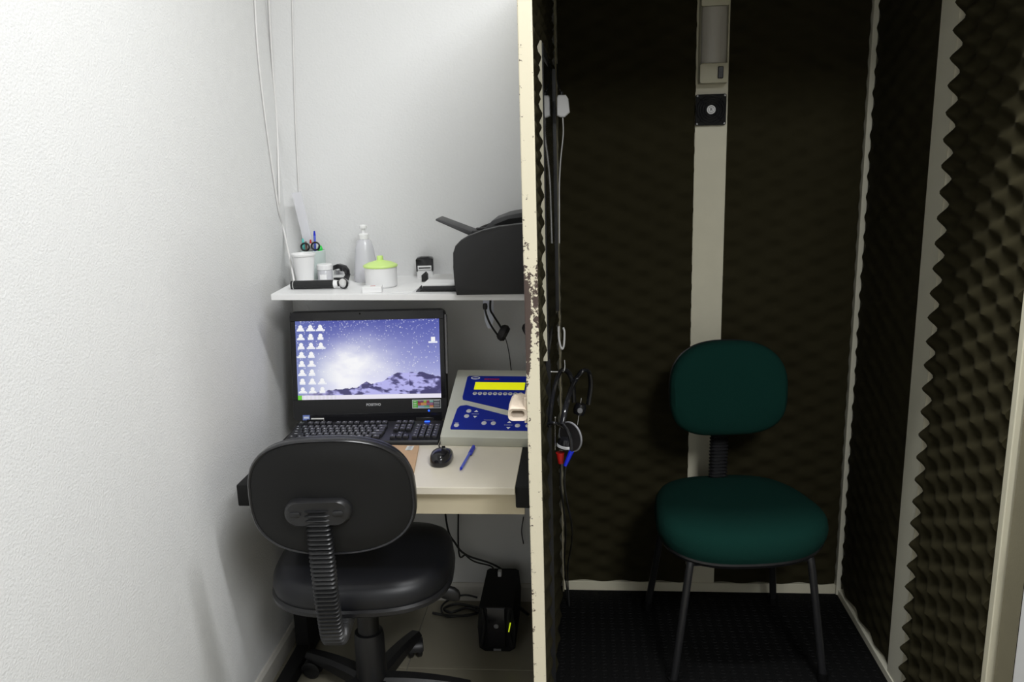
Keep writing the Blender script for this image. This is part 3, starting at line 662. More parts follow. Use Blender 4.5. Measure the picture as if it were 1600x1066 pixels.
# stapler
p = Vector((-0.755, 2.55, 0)); z2 = zs(p.x); t = thing('stapler', 'small black and chrome stapler standing beside the jar', 'stapler', (p.x, p.y, z2), -0.5)
b = NB(); prism(b, [(-0.03, 0.030), (-0.028, 0.046), (-0.008, 0.052), (0.018, 0.047), (0.030, 0.034), (0.031, 0.022), (0.024, 0.022), (0.014, 0.036), (-0.006, 0.040)], -0.008, 0.008, lambda p, q, a: (p, a, q), 0.002); obj('lever', b, 'gloss', t)
b = NB(); prism(b, [(-0.028, 0.0), (0.022, 0.0), (0.032, 0.020), (0.027, 0.024), (0.016, 0.008), (-0.028, 0.007)], -0.009, 0.009, lambda p, q, a: (p, a, q), 0.0015); obj('base', b, 'gloss', t)
b = NB(); prism(b, [(-0.026, 0.016), (0.02, 0.02), (0.02, 0.03), (-0.026, 0.03)], -0.006, 0.006, lambda p, q, a: (p, a, q), 0.001); obj('magazine', b, 'chrome', t)
b = NB(); cyl(b, (0.0, -0.0085, 0.03), (0.0, 0.0085, 0.03), 0.005, seg=14); obj('pivot', b, 'chrome', t)
# pump bottle
p = Vector((-0.670, 2.53, 0)); z2 = zs(p.x); t = thing('pump_bottle', 'translucent pump bottle with white dispenser behind the lime lidded pot', 'bottle', (p.x, p.y, z2))
b = NB(); lathe(b, [(0, 0), (0.036, 0), (0.038, 0.004), (0.0375, 0.02), (0.034, 0.06), (0.029, 0.1), (0.023, 0.124), (0.015, 0.132), (0.014, 0.134), (0.0125, 0.134), (0.0215, 0.122), (0.0275, 0.1), (0.0325, 0.06), (0.036, 0.02), (0.036, 0.005), (0, 0.003)], 30); obj('bottle_body', b, 'clear', t)
b = NB(); lathe(b, [(0, 0.005), (0.0345, 0.005), (0.0345, 0.026), (0, 0.026)], 24); obj('gel', b, 'gel', t)
b = NB(); lathe(b, [(0, 0.132), (0.016, 0.132), (0.0165, 0.146), (0.013, 0.149), (0.0065, 0.150), (0.006, 0.163), (0.0115, 0.165), (0.012, 0.172), (0.009, 0.176), (0, 0.177)], 24); pm = obj('pump', b, 'white', t)
b = NB(); tube(b, [(0, 0, 0.169), (-0.004, 0.012, 0.169), (-0.006, 0.028, 0.165)], 0.004, 8); obj('nozzle', b, 'white', pm)
b = NB(); cyl(b, (0, 0, 0.01), (0, 0, 0.13), 0.0022, seg=8); obj('dip_tube', b, 'cable_w', pm)
# pot
p = Vector((-0.597, 2.425, 0)); z2 = zs(p.x); t = thing('lidded_pot', 'round white pot with lime green lid and knob', 'pot', (p.x, p.y, z2))
b = NB(); lathe(b, [(0, 0), (0.044, 0), (0.0475, 0.004), (0.0485, 0.058), (0.0485, 0.062), (0.046, 0.062), (0.045, 0.006), (0, 0.005)], 36); obj('body', b, 'white', t)
b = NB(); lathe(b, [(0, 0.0595), (0.0505, 0.0595), (0.0515, 0.063), (0.050, 0.066), (0.035, 0.073), (0.015, 0.078), (0.0095, 0.080), (0.0095, 0.09), (0.0085, 0.0925), (0, 0.093)], 36); obj('lid', b, 'lime', t)
# staple box
p = Vector((-0.600, 2.325, 0)); z2 = zs(p.x); m_ = T(p.x, p.y, z2) @ Matrix.Rotation(0.15, 4, 'Z')
t = thing('small_box', 'small white cardboard box in front of the lime lidded pot', 'box', (p.x, p.y, z2), 0.15)
obj('carton', box(NB(), -0.028, 0.028, -0.02, 0.02, 0, 0.016, 0.001, 1), 'paper', t, False)
obj('mark', box(NB(), -0.006, 0.008, 0.004, 0.010, 0.0158, 0.0163), 'red', t, False)
# otoscope
p0 = shp(456, 450); z2 = zs(-0.78); t = thing('otoscope', 'black handled otoscope with chrome head lying at the shelf front', 'otoscope', (-0.857, 2.375, z2 + 0.013), 0.02)
b = NB(); cyl(b, (0, 0, 0), (0.128, 0, 0.001), 0.013, 0.0128, 24); obj('handle', b, 'black', t)
b = NB(); cyl(b, (0.006, 0, 0), (0.0085, 0, 0), 0.0134, seg=24); obj('ring', b, 'chrome', t)
b = NB(); cyl(b, (0.128, 0, 0.001), (0.140, 0, 0.002), 0.0125, 0.010, 24); obj('collar', b, 'white', t)
b = NB(); lathe(b, [(0, -0.014), (0.012, -0.013), (0.0145, -0.006), (0.0145, 0.006), (0.011, 0.013), (0, 0.014)], 20, T(0.158, 0, 0.003) @ Matrix.Rotation(1.2, 4, 'X')); hd = obj('head', b, 'chrome', t)
b = NB(); cyl(b, (0.138, 0, 0.002), (0.15, 0, 0.003), 0.008, seg=14); obj('neck', b, 'black', hd)
b = NB(); tube(b, [(0.158 + 0.0145 * math.cos(k * PI / 8), -0.006 - 0.004 * math.cos(k * PI / 8), 0.003 + 0.0145 * math.sin(k * PI / 8)) for k in range(16)], 0.002, 6, 0, True); obj('lens_ring', b, 'black', hd)

# ================================================================== COMPUTER
SCY = 2.385
cw, chh = 0.480, 0.341
A = onY(452, 488, SCY); Bp = onY(695, 483, SCY)
cxm = -0.650
aio = thing('all_in_one_computer', 'black all in one computer showing a starry mountain desktop picture', 'computer', (cxm, SCY, DZ), math.radians(2.5))
TL = Matrix.Rotation(math.radians(-9), 4, 'X')          # leans back a little
def A3(x, y, z): return TL @ Vector((x, y, z))
zc = 0.008 + chh / 2
b = NB(); rings_solid(b, rrect(cw, chh, 0.018, 6), [(0.97, 0.036), (1.0, 0.028), (1.0, 0.004), (0.992, 0.0), (0.9, 0.0)], lambda u, v, h: A3(u, h, zc + v)); obj('housing', b, 'black', aio)
b = NB(); prism(b, rrect(0.40, 0.27, 0.03, 5), 0.034, 0.065, lambda p, q, a: A3(p, a, zc + q), 0.012); obj('rear_shell', b, 'matte', aio)
sw_, sh_ = 0.444, 0.243
scz = zc + chh / 2 - 0.031 - sh_ / 2
b = NB()
for (x0, x1, z0_, z1_) in ((-cw / 2 + 0.004, -sw_ / 2, scz - sh_ / 2, scz + sh_ / 2), (sw_ / 2, cw / 2 - 0.004, scz - sh_ / 2, scz + sh_ / 2), (-cw / 2 + 0.004, cw / 2 - 0.004, scz + sh_ / 2, zc + chh / 2 - 0.004)):
    box(b, x0, x1, -0.004, 0.001, z0_, z1_, 0.001, 1, TL)
obj('bezel', b, 'gloss', aio, False)
b = NB(); box(b, cw / 2 - 0.002, cw / 2 + 0.005, -0.002, 0.02, zc - 0.03, zc + chh / 2 - 0.018, 0.003, 2, TL); obj('side_trim', b, 'silver', aio)
b = NB(); rings_solid(b, superell(0.0028, 0.0028, 2, 2, 12), [(1, -0.0045), (0.9, -0.005)], lambda u, v, h: A3(u - 0.02, h, zc + chh / 2 - 0.011 + v)); obj('webcam', b, 'matte', aio)
def vnoise(x, y):
    def hsh(i, j):
        n = (i * 374761393 + j * 668265263) & 0xffffffff; n = ((n ^ (n >> 13)) * 1274126177) & 0xffffffff
        return ((n ^ (n >> 16)) & 0xffff) / 65535.0
    i, j = math.floor(x), math.floor(y); fx, fy = x - i, y - j; fx = fx * fx * (3 - 2 * fx); fy = fy * fy * (3 - 2 * fy)
    a = hsh(i, j) * (1 - fx) + hsh(i + 1, j) * fx; c = hsh(i, j + 1) * (1 - fx) + hsh(i + 1, j + 1) * fx
    return a * (1 - fy) + c * fy
def fbm(x, y): return sum(vnoise(x * 2 ** k, y * 2 ** k + 17 * k) / 2 ** (k + 1) for k in range(4))
NX, NY = 320, 180
stars = {}
for k in range(620):
    u, v = random.random(), 1 - random.random() ** 1.6 * 0.72
    stars[(int(u * NX), int(v * NY))] = random.uniform(0.4, 1.0) * (1.0 if random.random() < 0.3 else 0.6)
ridge_pts = [(0.0, 0.0), (0.14, 0.035), (0.25, 0.075), (0.34, 0.085), (0.42, 0.10), (0.46, 0.15), (0.485, 0.175), (0.51, 0.15), (0.54, 0.145), (0.60, 0.18), (0.64, 0.235), (0.70, 0.285), (0.74, 0.30), (0.77, 0.285), (0.80, 0.30), (0.835, 0.275), (0.865, 0.305), (0.90, 0.275), (0.95, 0.25), (1.0, 0.225)]
def ridge(u):
    for (a, p), (c, q) in zip(ridge_pts, ridge_pts[1:]):
        if a <= u <= c: return p + (q - p) * (u - a) / (c - a)
    return 0.2
def mixc(a, c, t): return tuple(x + (y - x) * t for x, y in zip(a, c))
def screen(u, v):
    if v < 0.058:
        if u < 0.028: return S(110, 205, 60)
        return S(228, 226, 236) if (u < 0.27 and math.sin(u * 220) > -0.2) else S(236, 232, 246)
    t = min(1, max(0, (v - 0.22) / 0.78))
    c = mixc((214, 214, 248), (62, 70, 160), t ** 0.75)
    d = math.exp(-((u - 0.36 - (v - 0.4) * 0.25) / 0.30) ** 2 - ((v - 0.36) / 0.38) ** 2) * (0.45 + 1.1 * fbm(u * 6, v * 6))
    c = mixc(c, (252, 252, 255), min(1, d * 1.15))
    if u < 0.3: c = mixc(c, (110, 124, 186), ((0.3 - u) / 0.3) ** 1.3 * 0.75)
    if u > 0.6: c = mixc(c, (120, 132, 205), min(1, (u - 0.6) * 1.2) * (0.4 if v < 0.5 else 0.5))
    i, j = int(u * NX), int(v * NY)
    st = stars.get((i, j), 0) or 0.85 * stars.get((i - 1, j), 0) or 0.8 * stars.get((i, j - 1), 0) or 0.6 * stars.get((i - 1, j - 1), 0)
    if st: c = mixc(c, (255, 255, 255), st)
    ry = 0.058 + ridge(u) * 0.92 + 0.016 * (vnoise(u * 60, 3) - 0.5)
    if v < ry:
        rel = (v - 0.058) / max(0.02, ry - 0.058)
        n = fbm(u * 15 + v * 12, v * 16 - u * 9)
        dark = (70, 66, 112); lite = (186, 184, 242)
        bias = -0.10 if u < 0.78 else 0.05
        if 0.43 < u < 0.53 and rel > 0.55: bias = 0.14
        if u < 0.45: bias = 0.02
        k = min(1, max(0, (n - 0.42 - bias) * 6))
        c = mixc(dark, lite, k)
        if u < 0.3: c = mixc(c, (215, 212, 245), (0.3 - u) * 2.2)
    # desktop icons
    for col_, cnt in ((0, 8), (1, 8), (2, 8)):
        for rw in range(cnt):
            if col_ == 2 and rw in (3, 4, 5, 6) and (rw != 6): continue
            ix, iy = 0.036 + 0.069 * col_, 0.925 - 0.113 * rw
            if ((u - ix) / 0.014) ** 2 + ((v - iy) / 0.028) ** 2 < 1 or (abs(u - ix) < 0.02 and -0.034 < v - iy < -0.016): return S(250, 250, 252)
            if abs(u - ix) < 0.026 + 0.006 * math.sin(rw * 3 + col_) and -0.052 < v - iy < -0.030: return S(240, 242, 250)
    if abs(u - 0.955) < 0.013 and abs(v - 0.745) < 0.026: return S(250, 250, 252)
    if abs(u - 0.953) < 0.030 and -0.05 < v - 0.745 < -0.028: return S(235, 238, 250)
    return S(*c)
painted('screen', sw_, sh_, NX, NY, screen, 'screen', aio, TL @ T(0, -0.0015, scz))
text_mesh('brand_lettering', 'POSITIVO', 0.0105, 'keyprint', aio, TL @ T(0.012, -0.0006, scz - sh_ / 2 - 0.0185) @ RX90, 0.0004, 0.0003)
def stick_fn(u, v):
    if u < 0.02 or u > 0.985 or v < 0.06 or v > 0.94: return S(210, 215, 215)
    if u < 0.19: return S(225, 240, 215) if (0.05 < u < 0.15 and math.sin(v * 26) > 0.35) else S(80, 180, 60)
    if u < 0.74:
        rw = int(v * 3); tb = {2: ((0.40, (120, 60, 110)), (0.50, (150, 190, 60)), (0.60, (170, 60, 90)), (0.74, (130, 200, 180))), 1: ((0.29, (190, 50, 50)), (0.50, (225, 150, 80)), (0.74, (150, 80, 130))), 0: ((0.42, (130, 175, 205)), (0.60, (90, 175, 145)), (0.74, (225, 150, 70)))}[min(2, rw)]
        for e, c in tb:
            if u < e:
                f = (v * 3) % 1
                return S(235, 225, 225) if (0.4 < f < 0.6 and math.sin(u * 130) > -0.3 and abs(u - e) > 0.03) else S(*c)
    return S(200, 200, 205) if (0.76 < u < 0.96 and math.sin(v * 30) > 0.5) else S(60, 62, 70)
painted('sticker', 0.088, 0.027, 88, 27, stick_fn, 'print', aio, TL @ T(0.176, -0.0012, scz - sh_ / 2 - 0.0185))['label'] = 'colourful feature sticker'
b = NB(); prism(b, [(-0.208, 0.004), (0.222, 0.004), (0.222, 0.032), (-0.208, 0.030)], -0.0028, 0.001, lambda p, q, a: A3(p, a, q), 0.001); spk = obj('speaker_bar', b, 'gloss', aio, False)
painted('badge', 0.022, 0.016, 22, 16, lambda u, v: S(225, 230, 245) if (abs(v - 0.5) < 0.2 and 0.15 < u < 0.85) else S(110, 130, 200), 'print', aio, TL @ T(-0.198, -0.0034, 0.020))
painted('asset_tag', 0.040, 0.009, 10, 4, lambda u, v: S(235, 235, 232), 'print', aio, TL @ T(-0.163, -0.0034, 0.014))
b = NB(); rings_solid(b, superell(0.003, 0.003, 2, 2, 12), [(1, -0.003), (0.8, -0.0042)], lambda u, v, h: A3(0.183 + u, h, 0.036 + v)); obj('power_light', b, 'led_b', aio)
b = NB(); tube(b, [(-0.12, 0.03, 0.02), (-0.12, 0.06, 0.008), (0.0, 0.15, 0.006), (0.12, 0.06, 0.008), (0.12, 0.03, 0.02)], 0.006, 8); obj('stand', b, 'black', aio)
for x in (-0.17, 0.17):
    b = NB(); box(b, x - 0.03, x + 0.03, -0.002, 0.04, 0.0, 0.018, 0.004, 1); obj('foot', b, 'black', aio)

# keyboard
kb = thing('keyboard', 'black full size keyboard in front of the computer screen', 'keyboard', (-0.630, 2.255, DZ), math.radians(2.0))
KW, KD = 0.445, 0.150
b = NB(); prism(b, [(-KD / 2, 0.0), (KD / 2, 0.0), (KD / 2, 0.022), (KD / 2 - 0.006, 0.025), (-KD / 2 + 0.003, 0.014), (-KD / 2, 0.010)], -KW / 2, KW / 2, lambda p, q, a: (a, p, q), 0.002); obj('case', b, 'black', kb)
kbm = NB(); rings_solid(kbm, rrect(1, 1, 0.12, 2), [(0.96, 0.0), (1.0, 0.1), (0.86, 0.9), (0.8, 1.0)], lambda u, v, h: (u, v, h))
k0 = obj('key', kbm, 'keycap', kb); kme = k0.data; used = [False]
pb_ = NB(); box(pb_, -0.22, 0.0, 0.02, 0.22, 1.0, 1.02); kp = bpy.data.meshes.new('key_print'); pb_.to_mesh(kp); pb_.free(); kp.materials.append(M['keyprint'])
slope = math.atan2(0.011, KD - 0.009)
def key(x, y, wk=0.0172, dk_=0.0165):
    zk = 0.0125 + (y + KD / 2) * math.tan(slope) + 0.001
    if not used[0]:
        used[0] = True; k = k0; k.location = (x, y, zk); k.scale = (wk, dk_, 0.008); k.rotation_euler = (slope, 0, 0)
    else: k = share('key', kme, kb, (x, y, zk), (wk, dk_, 0.008), (slope, 0, 0))
    share('legend', kp, k, (0, 0, 0))
u_ = 0.0186; xs = -KW / 2 + 0.018
rows = [(-0.052, [1.25, 1.25, 1.25, 5.6, 1.25, 1.25, 1.25, 1.25]), (-0.034, [2.25] + [1] * 10 + [2.4]), (-0.016, [1.75] + [1] * 11 + [2.0]), (0.002, [1.5] + [1] * 12 + [1.2]), (0.020, [1] * 13 + [1.8]), (0.050, [1, 0] + [1] * 4 + [0] + [1] * 4 + [0] + [1] * 4)]
for y, ks in rows:
    x = xs - 0.009
    for k in ks:
        if k == 0: x += 0.0095; continue
        key(x + k * u_ / 2, y, k * u_ - 0.0016); x += k * u_
for (y, cs_) in ((0.050, (0, 1, 2)), (0.020, (0, 1, 2)), (0.002, (0, 1, 2)), (-0.034, (1,)), (-0.052, (0, 1, 2))):
    for c in cs_: key(0.090 + c * u_, y)
for y in (0.020, 0.002, -0.016, -0.034, -0.052):
    for c in range(4): key(0.1535 + c * u_, y)
b = NB(); box(b, 0.165, 0.18, 0.058, 0.064, 0.0245, 0.0265); obj('status_light', b, 'led_b', kb, False)
# mouse
p = onZ(690, 722, DZ)
ms = thing('mouse', 'black wired mouse on the cream desktop', 'mouse', (p.x, p.y + 0.004, DZ), -0.05)
mo = superell(0.029, 0.050, 2.6, 2.4, 40)
b = NB(); rings_solid(b, mo, [(0.93, 0.0), (1.0, 0.004), (1.0, 0.014), (0.95, 0.022), (0.82, 0.029), (0.6, 0.033), (0.3, 0.0355), (0.08, 0.036)], lambda u, v, h: (u, v, h * (1 - 0.15 * (v / 0.05) - 0.12 * (v / 0.05) ** 2))); obj('shell', b, 'gloss', ms)
b = NB(); cyl(b, (-0.004, 0.026, 0.026), (0.004, 0.026, 0.026), 0.008, seg=16); obj('wheel', b, 'mat', ms)
mi = (T(p.x, p.y + 0.004, DZ) @ Matrix.Rotation(-0.05, 4, 'Z')).inverted()
b = NB(); tube(b, [(0, 0.048, 0.008)] + [mi @ Vector((x, y, DZ + 0.0022)) for x, y in ((-0.366, 2.112), (-0.385, 2.145), (-0.4005, 2.175), (-0.4015, 2.22), (-0.4015, 2.30), (-0.402, 2.36))], 0.0018, 6); obj('cord', b, 'cable_k', ms)
# pen on desk
a = onZ(719, 735, DZ + 0.004); c = onZ(740, 698, DZ + 0.004)
t = thing('ballpoint_pen', 'blue ballpoint pen lying on the desktop beside the mouse', 'pen', (a.x, a.y, DZ + 0.0042), math.atan2(c.y - a.y, c.x - a.x) - PI / 2)
L = (c - a).length
b = NB(); cyl(b, (0, 0.012, 0), (0, L * 0.72, 0), 0.0038, seg=12); obj('barrel', b, 'bluepen_l', t)
b = NB(); cyl(b, (0, 0, 0), (0, 0.012, 0), 0.0008, 0.0036, 12); obj('tip', b, 'bluepen', t)
b = NB(); cyl(b, (0, L * 0.70, 0), (0, L, 0), 0.0046, seg=12); cp = obj('cap', b, 'bluepen', t)
b = NB(); box(b, 0.003, 0.0072, L * 0.64, L * 0.95, -0.002, 0.002, 0.0008, 1); obj('clip', b, 'bluepen', cp)
# kraft notebook
q0, q1 = onZ(655, 699, DZ), onZ(645, 751, DZ)
t = thing('kraft_notebook', 'brown kraft cover notebook partly hidden by the chair back', 'notebook', (0, 0, DZ))
ol = [(q1.x, q1.y), (q0.x, q0.y), (q0.x - 0.21, q0.y + 0.004), (q1.x - 0.21, q1.y + 0.004)]
b = NB(); prism(b, ol, 0.0, 0.006, lambda p, q, a: (p, q, a), 0.001); obj('cover', b, 'kraft', t, False)
painted('paper_label', 0.02, 0.035, 20, 35, lambda u, v: S(120, 125, 125) if (0.3 < u < 0.75 and math.sin(v * 34) > 0.4) else S(222, 224, 218), 'print', t, T(q0.x - 0.022, q0.y - 0.024, 0.0066) @ Matrix.Rotation(-PI / 2, 4, 'X'))

# ================================================================== AUDIOMETER
au = thing('audiometer', 'beige desktop audiometer with blue keypad and yellow display', 'audiometer', (-0.398, 2.183, DZ), math.radians(-3.5))
AW, AD = 0.272, 0.28
h0, h1 = 0.029, 0.150
pr_ = [(0, 0.004), (0.003, 0.0), (AD, 0.0), (AD, h1 - 0.004), (AD - 0.012, h1), (0.006, h0 + 0.003), (0, h0 - 0.003)]
b = NB(); prism(b, pr_, 0, AW, lambda p, q, a: (a, p, q), 0.003); obj('case', b, 'beige', au)
sl = math.atan2(h1 - h0 - 0.003, AD - 0.018); sl_len = math.hypot(h1 - h0 - 0.003, AD - 0.018)
TP = T(0, 0.006, h0 + 0.003) @ Matrix.Rotation(sl, 4, 'X')       # local x right, y up the slope, z out
def onpanel(nm, outl, z0_, z1_, m, parent=au, sm=False):
    b = NB(); prism(b, outl, z0_, z1_, lambda p, q, a: TP @ Vector((p, q, a))); return obj(nm, b, m, parent, sm)
SLn = sl_len
up = onpanel('upper_keypad', [(0.040, 0.148), (0.037, 0.16), (0.037, 0.252), (0.042, 0.258), (0.252, 0.258), (0.258, 0.252), (0.258, 0.085), (0.252, 0.083)], 0, 0.0012, 'blue')
lo = onpanel('lower_keypad', [(0.026, 0.020), (0.024, 0.026), (0.030, 0.108), (0.036, 0.120), (0.055, 0.124), (0.252, 0.058), (0.258, 0.05), (0.258, 0.026), (0.252, 0.020)], 0, 0.0012, 'blue')
onpanel('display', [(0.066, 0.194), (0.218, 0.194), (0.218, 0.228), (0.066, 0.228)], 0.0005, 0.002, 'lcd')
lg = onpanel('emblem', [(0.063 + 0.014 * math.cos(k * PI / 12), 0.2475 + 0.0065 * math.sin(k * PI / 12)) for k in range(24)], 0.0012, 0.0018, 'paper', up)
onpanel('emblem_mark', rrect(0.02, 0.005, 0.002, 2, 0.063, 0.2475), 0.0018, 0.0020, 'blue', up)
b = NB()
for k in range(9): prism(b, [(0.091 + k * 0.0052, 0.240), (0.0945 + k * 0.0052, 0.240), (0.0950 + k * 0.0052, 0.2455), (0.0915 + k * 0.0052, 0.2455)], 0.0012, 0.0016, lambda p, q, a: TP @ Vector((p, q, a)))
obj('lettering', b, 'red', up, False)
def rnd(x, y, r, m, parent, h=0.003):
    b = NB(); lathe(b, [(0, h), (r * 0.7, h), (r, h * 0.6), (r, 0.0008)], 16, TP @ T(x, y, 0)); return obj('button', b, m, parent)
for k in range(10):
    rnd(0.072 + k * 0.0152, 0.176, 0.0066, 'steelkey', up)
    onpanel('button_mark', rrect(0.006, 0.004, 0.001, 1, 0.072 + k * 0.0152, 0.176), 0.003, 0.0033, 'silver', up)
for x, y in ((0.066, 0.098), (0.063, 0.076), (0.040, 0.037), (0.118, 0.048), (0.145, 0.048), (0.215, 0.04), (0.245, 0.04)): rnd(x, y, 0.0075, 'steelkey', lo)
def tri(x, y, s, up_): onpanel('arrow', [(x - s, y), (x + s, y), (x, y + (s * 1.3 if up_ else -s * 1.3))], 0.0012, 0.0016, 'paper', lo)
for x, y in ((0.088, 0.087), (0.19, 0.043)): tri(x, y + 0.008, 0.006, True); tri(x, y - 0.010, 0.006, False)
for x, y, wd in ((0.088, 0.086, 0.022), (0.131, 0.061, 0.03), (0.19, 0.042, 0.026), (0.040, 0.047, 0.012)):
    b = NB(); n = int(wd / 0.003)
    for k in range(n): prism(b, [(x - wd / 2 + k * 0.003, y - 0.001), (x - wd / 2 + k * 0.003 + 0.002, y - 0.001), (x - wd / 2 + k * 0.003 + 0.002, y + 0.001), (x - wd / 2 + k * 0.003, y + 0.001)], 0.0012, 0.0014, lambda p, q, a: TP @ Vector((p, q, a)))
    obj('lettering', b, 'beige', lo, False)
for x in (0.02, AW - 0.04):
    for y in (0.02, AD - 0.04):
        b = NB(); box(b, x, x + 0.02, y, y + 0.02, 0.0, 0.003); obj('foot', b, 'mat', au, False)

# ================================================================== HEADSET UNDER SHELF
HY = 2.52
def hp(x, y, dy=0.0): return onY(x, y, HY + dy)
zsb = zs(-0.25) - 0.018
t = thing('computer_headset', 'black headset with boom microphone hanging below the shelf', 'headset', (0, 0, 0))
e1, e2 = hp(786, 520), hp(826, 517)
topz = zsb - 0.012
b = NB(); tube(b, [hp(785, 516), hp(780, 507), hp(771, 493), hp(766, 482), (hp(769, 475).x, HY, topz - 0.01), (hp(780, 470).x, HY, topz), (hp(806, 470).x, HY, topz), (hp(829, 478).x, HY, topz - 0.02), hp(836, 495), hp(830, 508)], 0.0055, 8, 8, flat=0.6); obj('headband', b, 'black', t)
for e, ry in ((e1, 0.5), (e2, -0.5)):
    b = NB(); lathe(b, [(0, -0.014), (0.018, -0.013), (0.024, -0.006), (0.026, 0.004), (0.020, 0.014), (0, 0.015)], 22, T(*e) @ Matrix.Rotation(ry, 4, 'Y') @ Matrix.Rotation(PI / 2, 4, 'Y') @ Matrix.Scale(1.05, 4)); obj('ear_cup', b, 'earpad', t)
b = NB(); tube(b, [hp(780, 527, -0.01), hp(768, 510, -0.012), hp(761, 495, -0.012), hp(758, 484, -0.012)], 0.0032, 8); mb = obj('microphone_boom', b, 'black', t)
b = NB(); lathe(b, [(0, -0.012), (0.007, -0.01), (0.0085, 0), (0.007, 0.01), (0, 0.012)], 14, T(*hp(758, 479, -0.012)) @ Matrix.Scale(0.9, 4)); obj('microphone', b, 'earpad', mb)
b = NB(); tube(b, [hp(789, 526), hp(793, 540), hp(796, 556), hp(798, 573, 0.03), (hp(798, 573).x, 2.58, 0.80), (hp(800, 573).x - 0.02, 2.585, DZ + 0.003)], 0.0016, 6); obj('cord', b, 'cable_k', t)
b = NB(); tube(b, [(hp(792, 470).x, HY, topz + 0.016), (hp(792, 470).x, HY + 0.012, topz - 0.003), (hp(792, 470).x, HY, topz - 0.008), (hp(792, 470).x, HY - 0.012, topz - 0.003)], 0.002, 6)
tag(obj('hanging_hook', b, 'chrome', None), 'small metal hook under the shelf holding the headset', 'hook')
# film strip
xa, xb_ = hp(753, 480).x, hp(771, 480).x
b = NB(); prism(b, [(xa, zsb + 0.001), (xb_, zsb + 0.001), (xb_ - 0.003, zsb - 0.11), ((xa + xb_) / 2 + 0.006, zsb - 0.135), ((xa + xb_) / 2 - 0.004, zsb - 0.135), (xa + 0.005, zsb - 0.11)], HY + 0.02, HY + 0.0225, lambda p, q, a: (p, a, q))
tag(obj('plastic_sleeve', b, 'cling', None, False), 'pale blue plastic sleeve hanging beside the headset under the shelf', 'sleeve')
xa, xb_ = onY(556, 478, 2.6).x, onY(577, 478, 2.6).x
b = NB(); prism(b, [(xa, zs(xa) - 0.0175), (xb_, zs(xb_) - 0.0175), (xb_, zs(xa) - 0.07), (xa, zs(xa) - 0.07)], 2.64, 2.652, lambda p, q, a: (p, a, q)); tag(obj('adhesive_tape', b, 'cling', None, False), 'pale blue tape strip on the wall above the computer', 'tape')

# ================================================================== UPS AND CABLES
a = onZ(752, 1017, 0); c = onZ(803, 1017, 0)
UX = (a.x + c.x) / 2
ups = thing('voltage_stabilizer', 'black power supply box with yellow light on the floor', 'power supply', (UX, 2.335, 0), math.radians(0))
UW, UH, UD = 0.115, 0.158, 0.25
fo = [(-UW / 2, 0.012), (-UW / 2 + 0.018, 0.0), (UW / 2 - 0.018, 0.0), (UW / 2, 0.012), (UW / 2 + 0.003, UH * 0.55), (UW / 2 - 0.003, UH - 0.006), (UW / 2 - 0.012, UH), (-UW / 2 + 0.012, UH), (-UW / 2 + 0.003, UH - 0.006), (-UW / 2 - 0.003, UH * 0.55)]
b = NB(); prism(b, fo, 0.0, UD, lambda p, q, a: (p, a, q), 0.004); obj('case', b, 'matte', ups)
b = NB(); prism(b, [(-0.03, 0.02), (0.03, 0.02), (0.024, 0.08), (0.030, 0.158), (-0.030, 0.158), (-0.024, 0.08)], -0.008, 0.002, lambda p, q, a: (p, a, q), 0.003); fp = obj('front_panel', b, 'gloss', ups)
for s in (-1, 1):
    b = NB(); tube(b, [(s * 0.048, -0.001, 0.02), (s * 0.040, -0.003, 0.07), (s * 0.038, -0.003, 0.11), (s * 0.044, -0.002, 0.155)], 0.006, 8); obj('grip_rib', b, 'black', ups)
b = NB(); lathe(b, [(0, 0.004), (0.006, 0.003), (0.008, 0.0)], 14, T(0, -0.008, 0.095) @ RX90); obj('power_button', b, 'silver', fp)
b = NB(); prism(b, [(0.0375, 0.078), (0.041, 0.078), (0.047, 0.108), (0.0435, 0.108)], -0.011, -0.006, lambda p, q, a: (p, a, q)); obj('indicator_light', b, 'led_y', ups, False, 'yellow green indicator light')
obj('name_plate', box(NB(), -0.012, 0.012, -0.0015, 0.001, 0.004, 0.011), 'silver', ups, False)
obj('plug_top', box(NB(), -0.012, 0.0, UD - 0.06, UD - 0.04, UH - 0.002, UH + 0.018, 0.002, 1), 'white', ups, False)
def cable(name, pts, r, m, label, cat='cable'): return tag(obj(name, tube(NB(), pts, r, 6, 7), m, None), label, cat)
wy = YB - 0.02
cable('power_cable', [(-0.47, 2.56, 0.70), onY(697, 812, 2.58), onY(712, 850, 2.6), onY(730, 868, 2.6), onY(770, 882, 2.612), onY(797, 900, 2.615), onY(806, 920, 2.612), onY(800, 940, 2.605), onY(785, 950, 2.59)], 0.0035, 'cable_k', 'black power cable looping from under the desk to the power supply')
cable('power_cable', [(-0.40, 2.6, 0.70), onY(716, 852, 2.62), onY(728, 868, 2.615), onY(742, 878, 2.60), (UX - 0.040, 2.575, UH + 0.012), (UX - 0.028, 2.56, UH - 0.001)], 0.003, 'cable_k', 'thin black cable entering the top of the power supply')
g = lambda x, y: onZ(x, y, 0.006)
cable('coiled_cable', [g(676, 958), g(700, 962), g(730, 962), g(748, 956), g(730, 950), g(705, 957), g(694, 951), g(715, 944), g(748, 950)], 0.0045, 'cable_k', 'loop of black cable lying on the floor beside the power supply')
cable('coiled_cable', [onY(746, 934, 2.60), onY(725, 930, 2.60), onY(700, 938, 2.6), (onZ(690, 950, 0.014).x, 2.56, 0.0145), onZ(700, 964, 0.0145), onZ(740, 959, 0.0145)], 0.0035, 'cable_k', 'upright loop of black cable against the skirting')
cable('power_cable', [onY(806, 945, 2.45), g(825, 960)], 0.006, 'cable_k', 'short thick black cable leaving the side of the power supply')
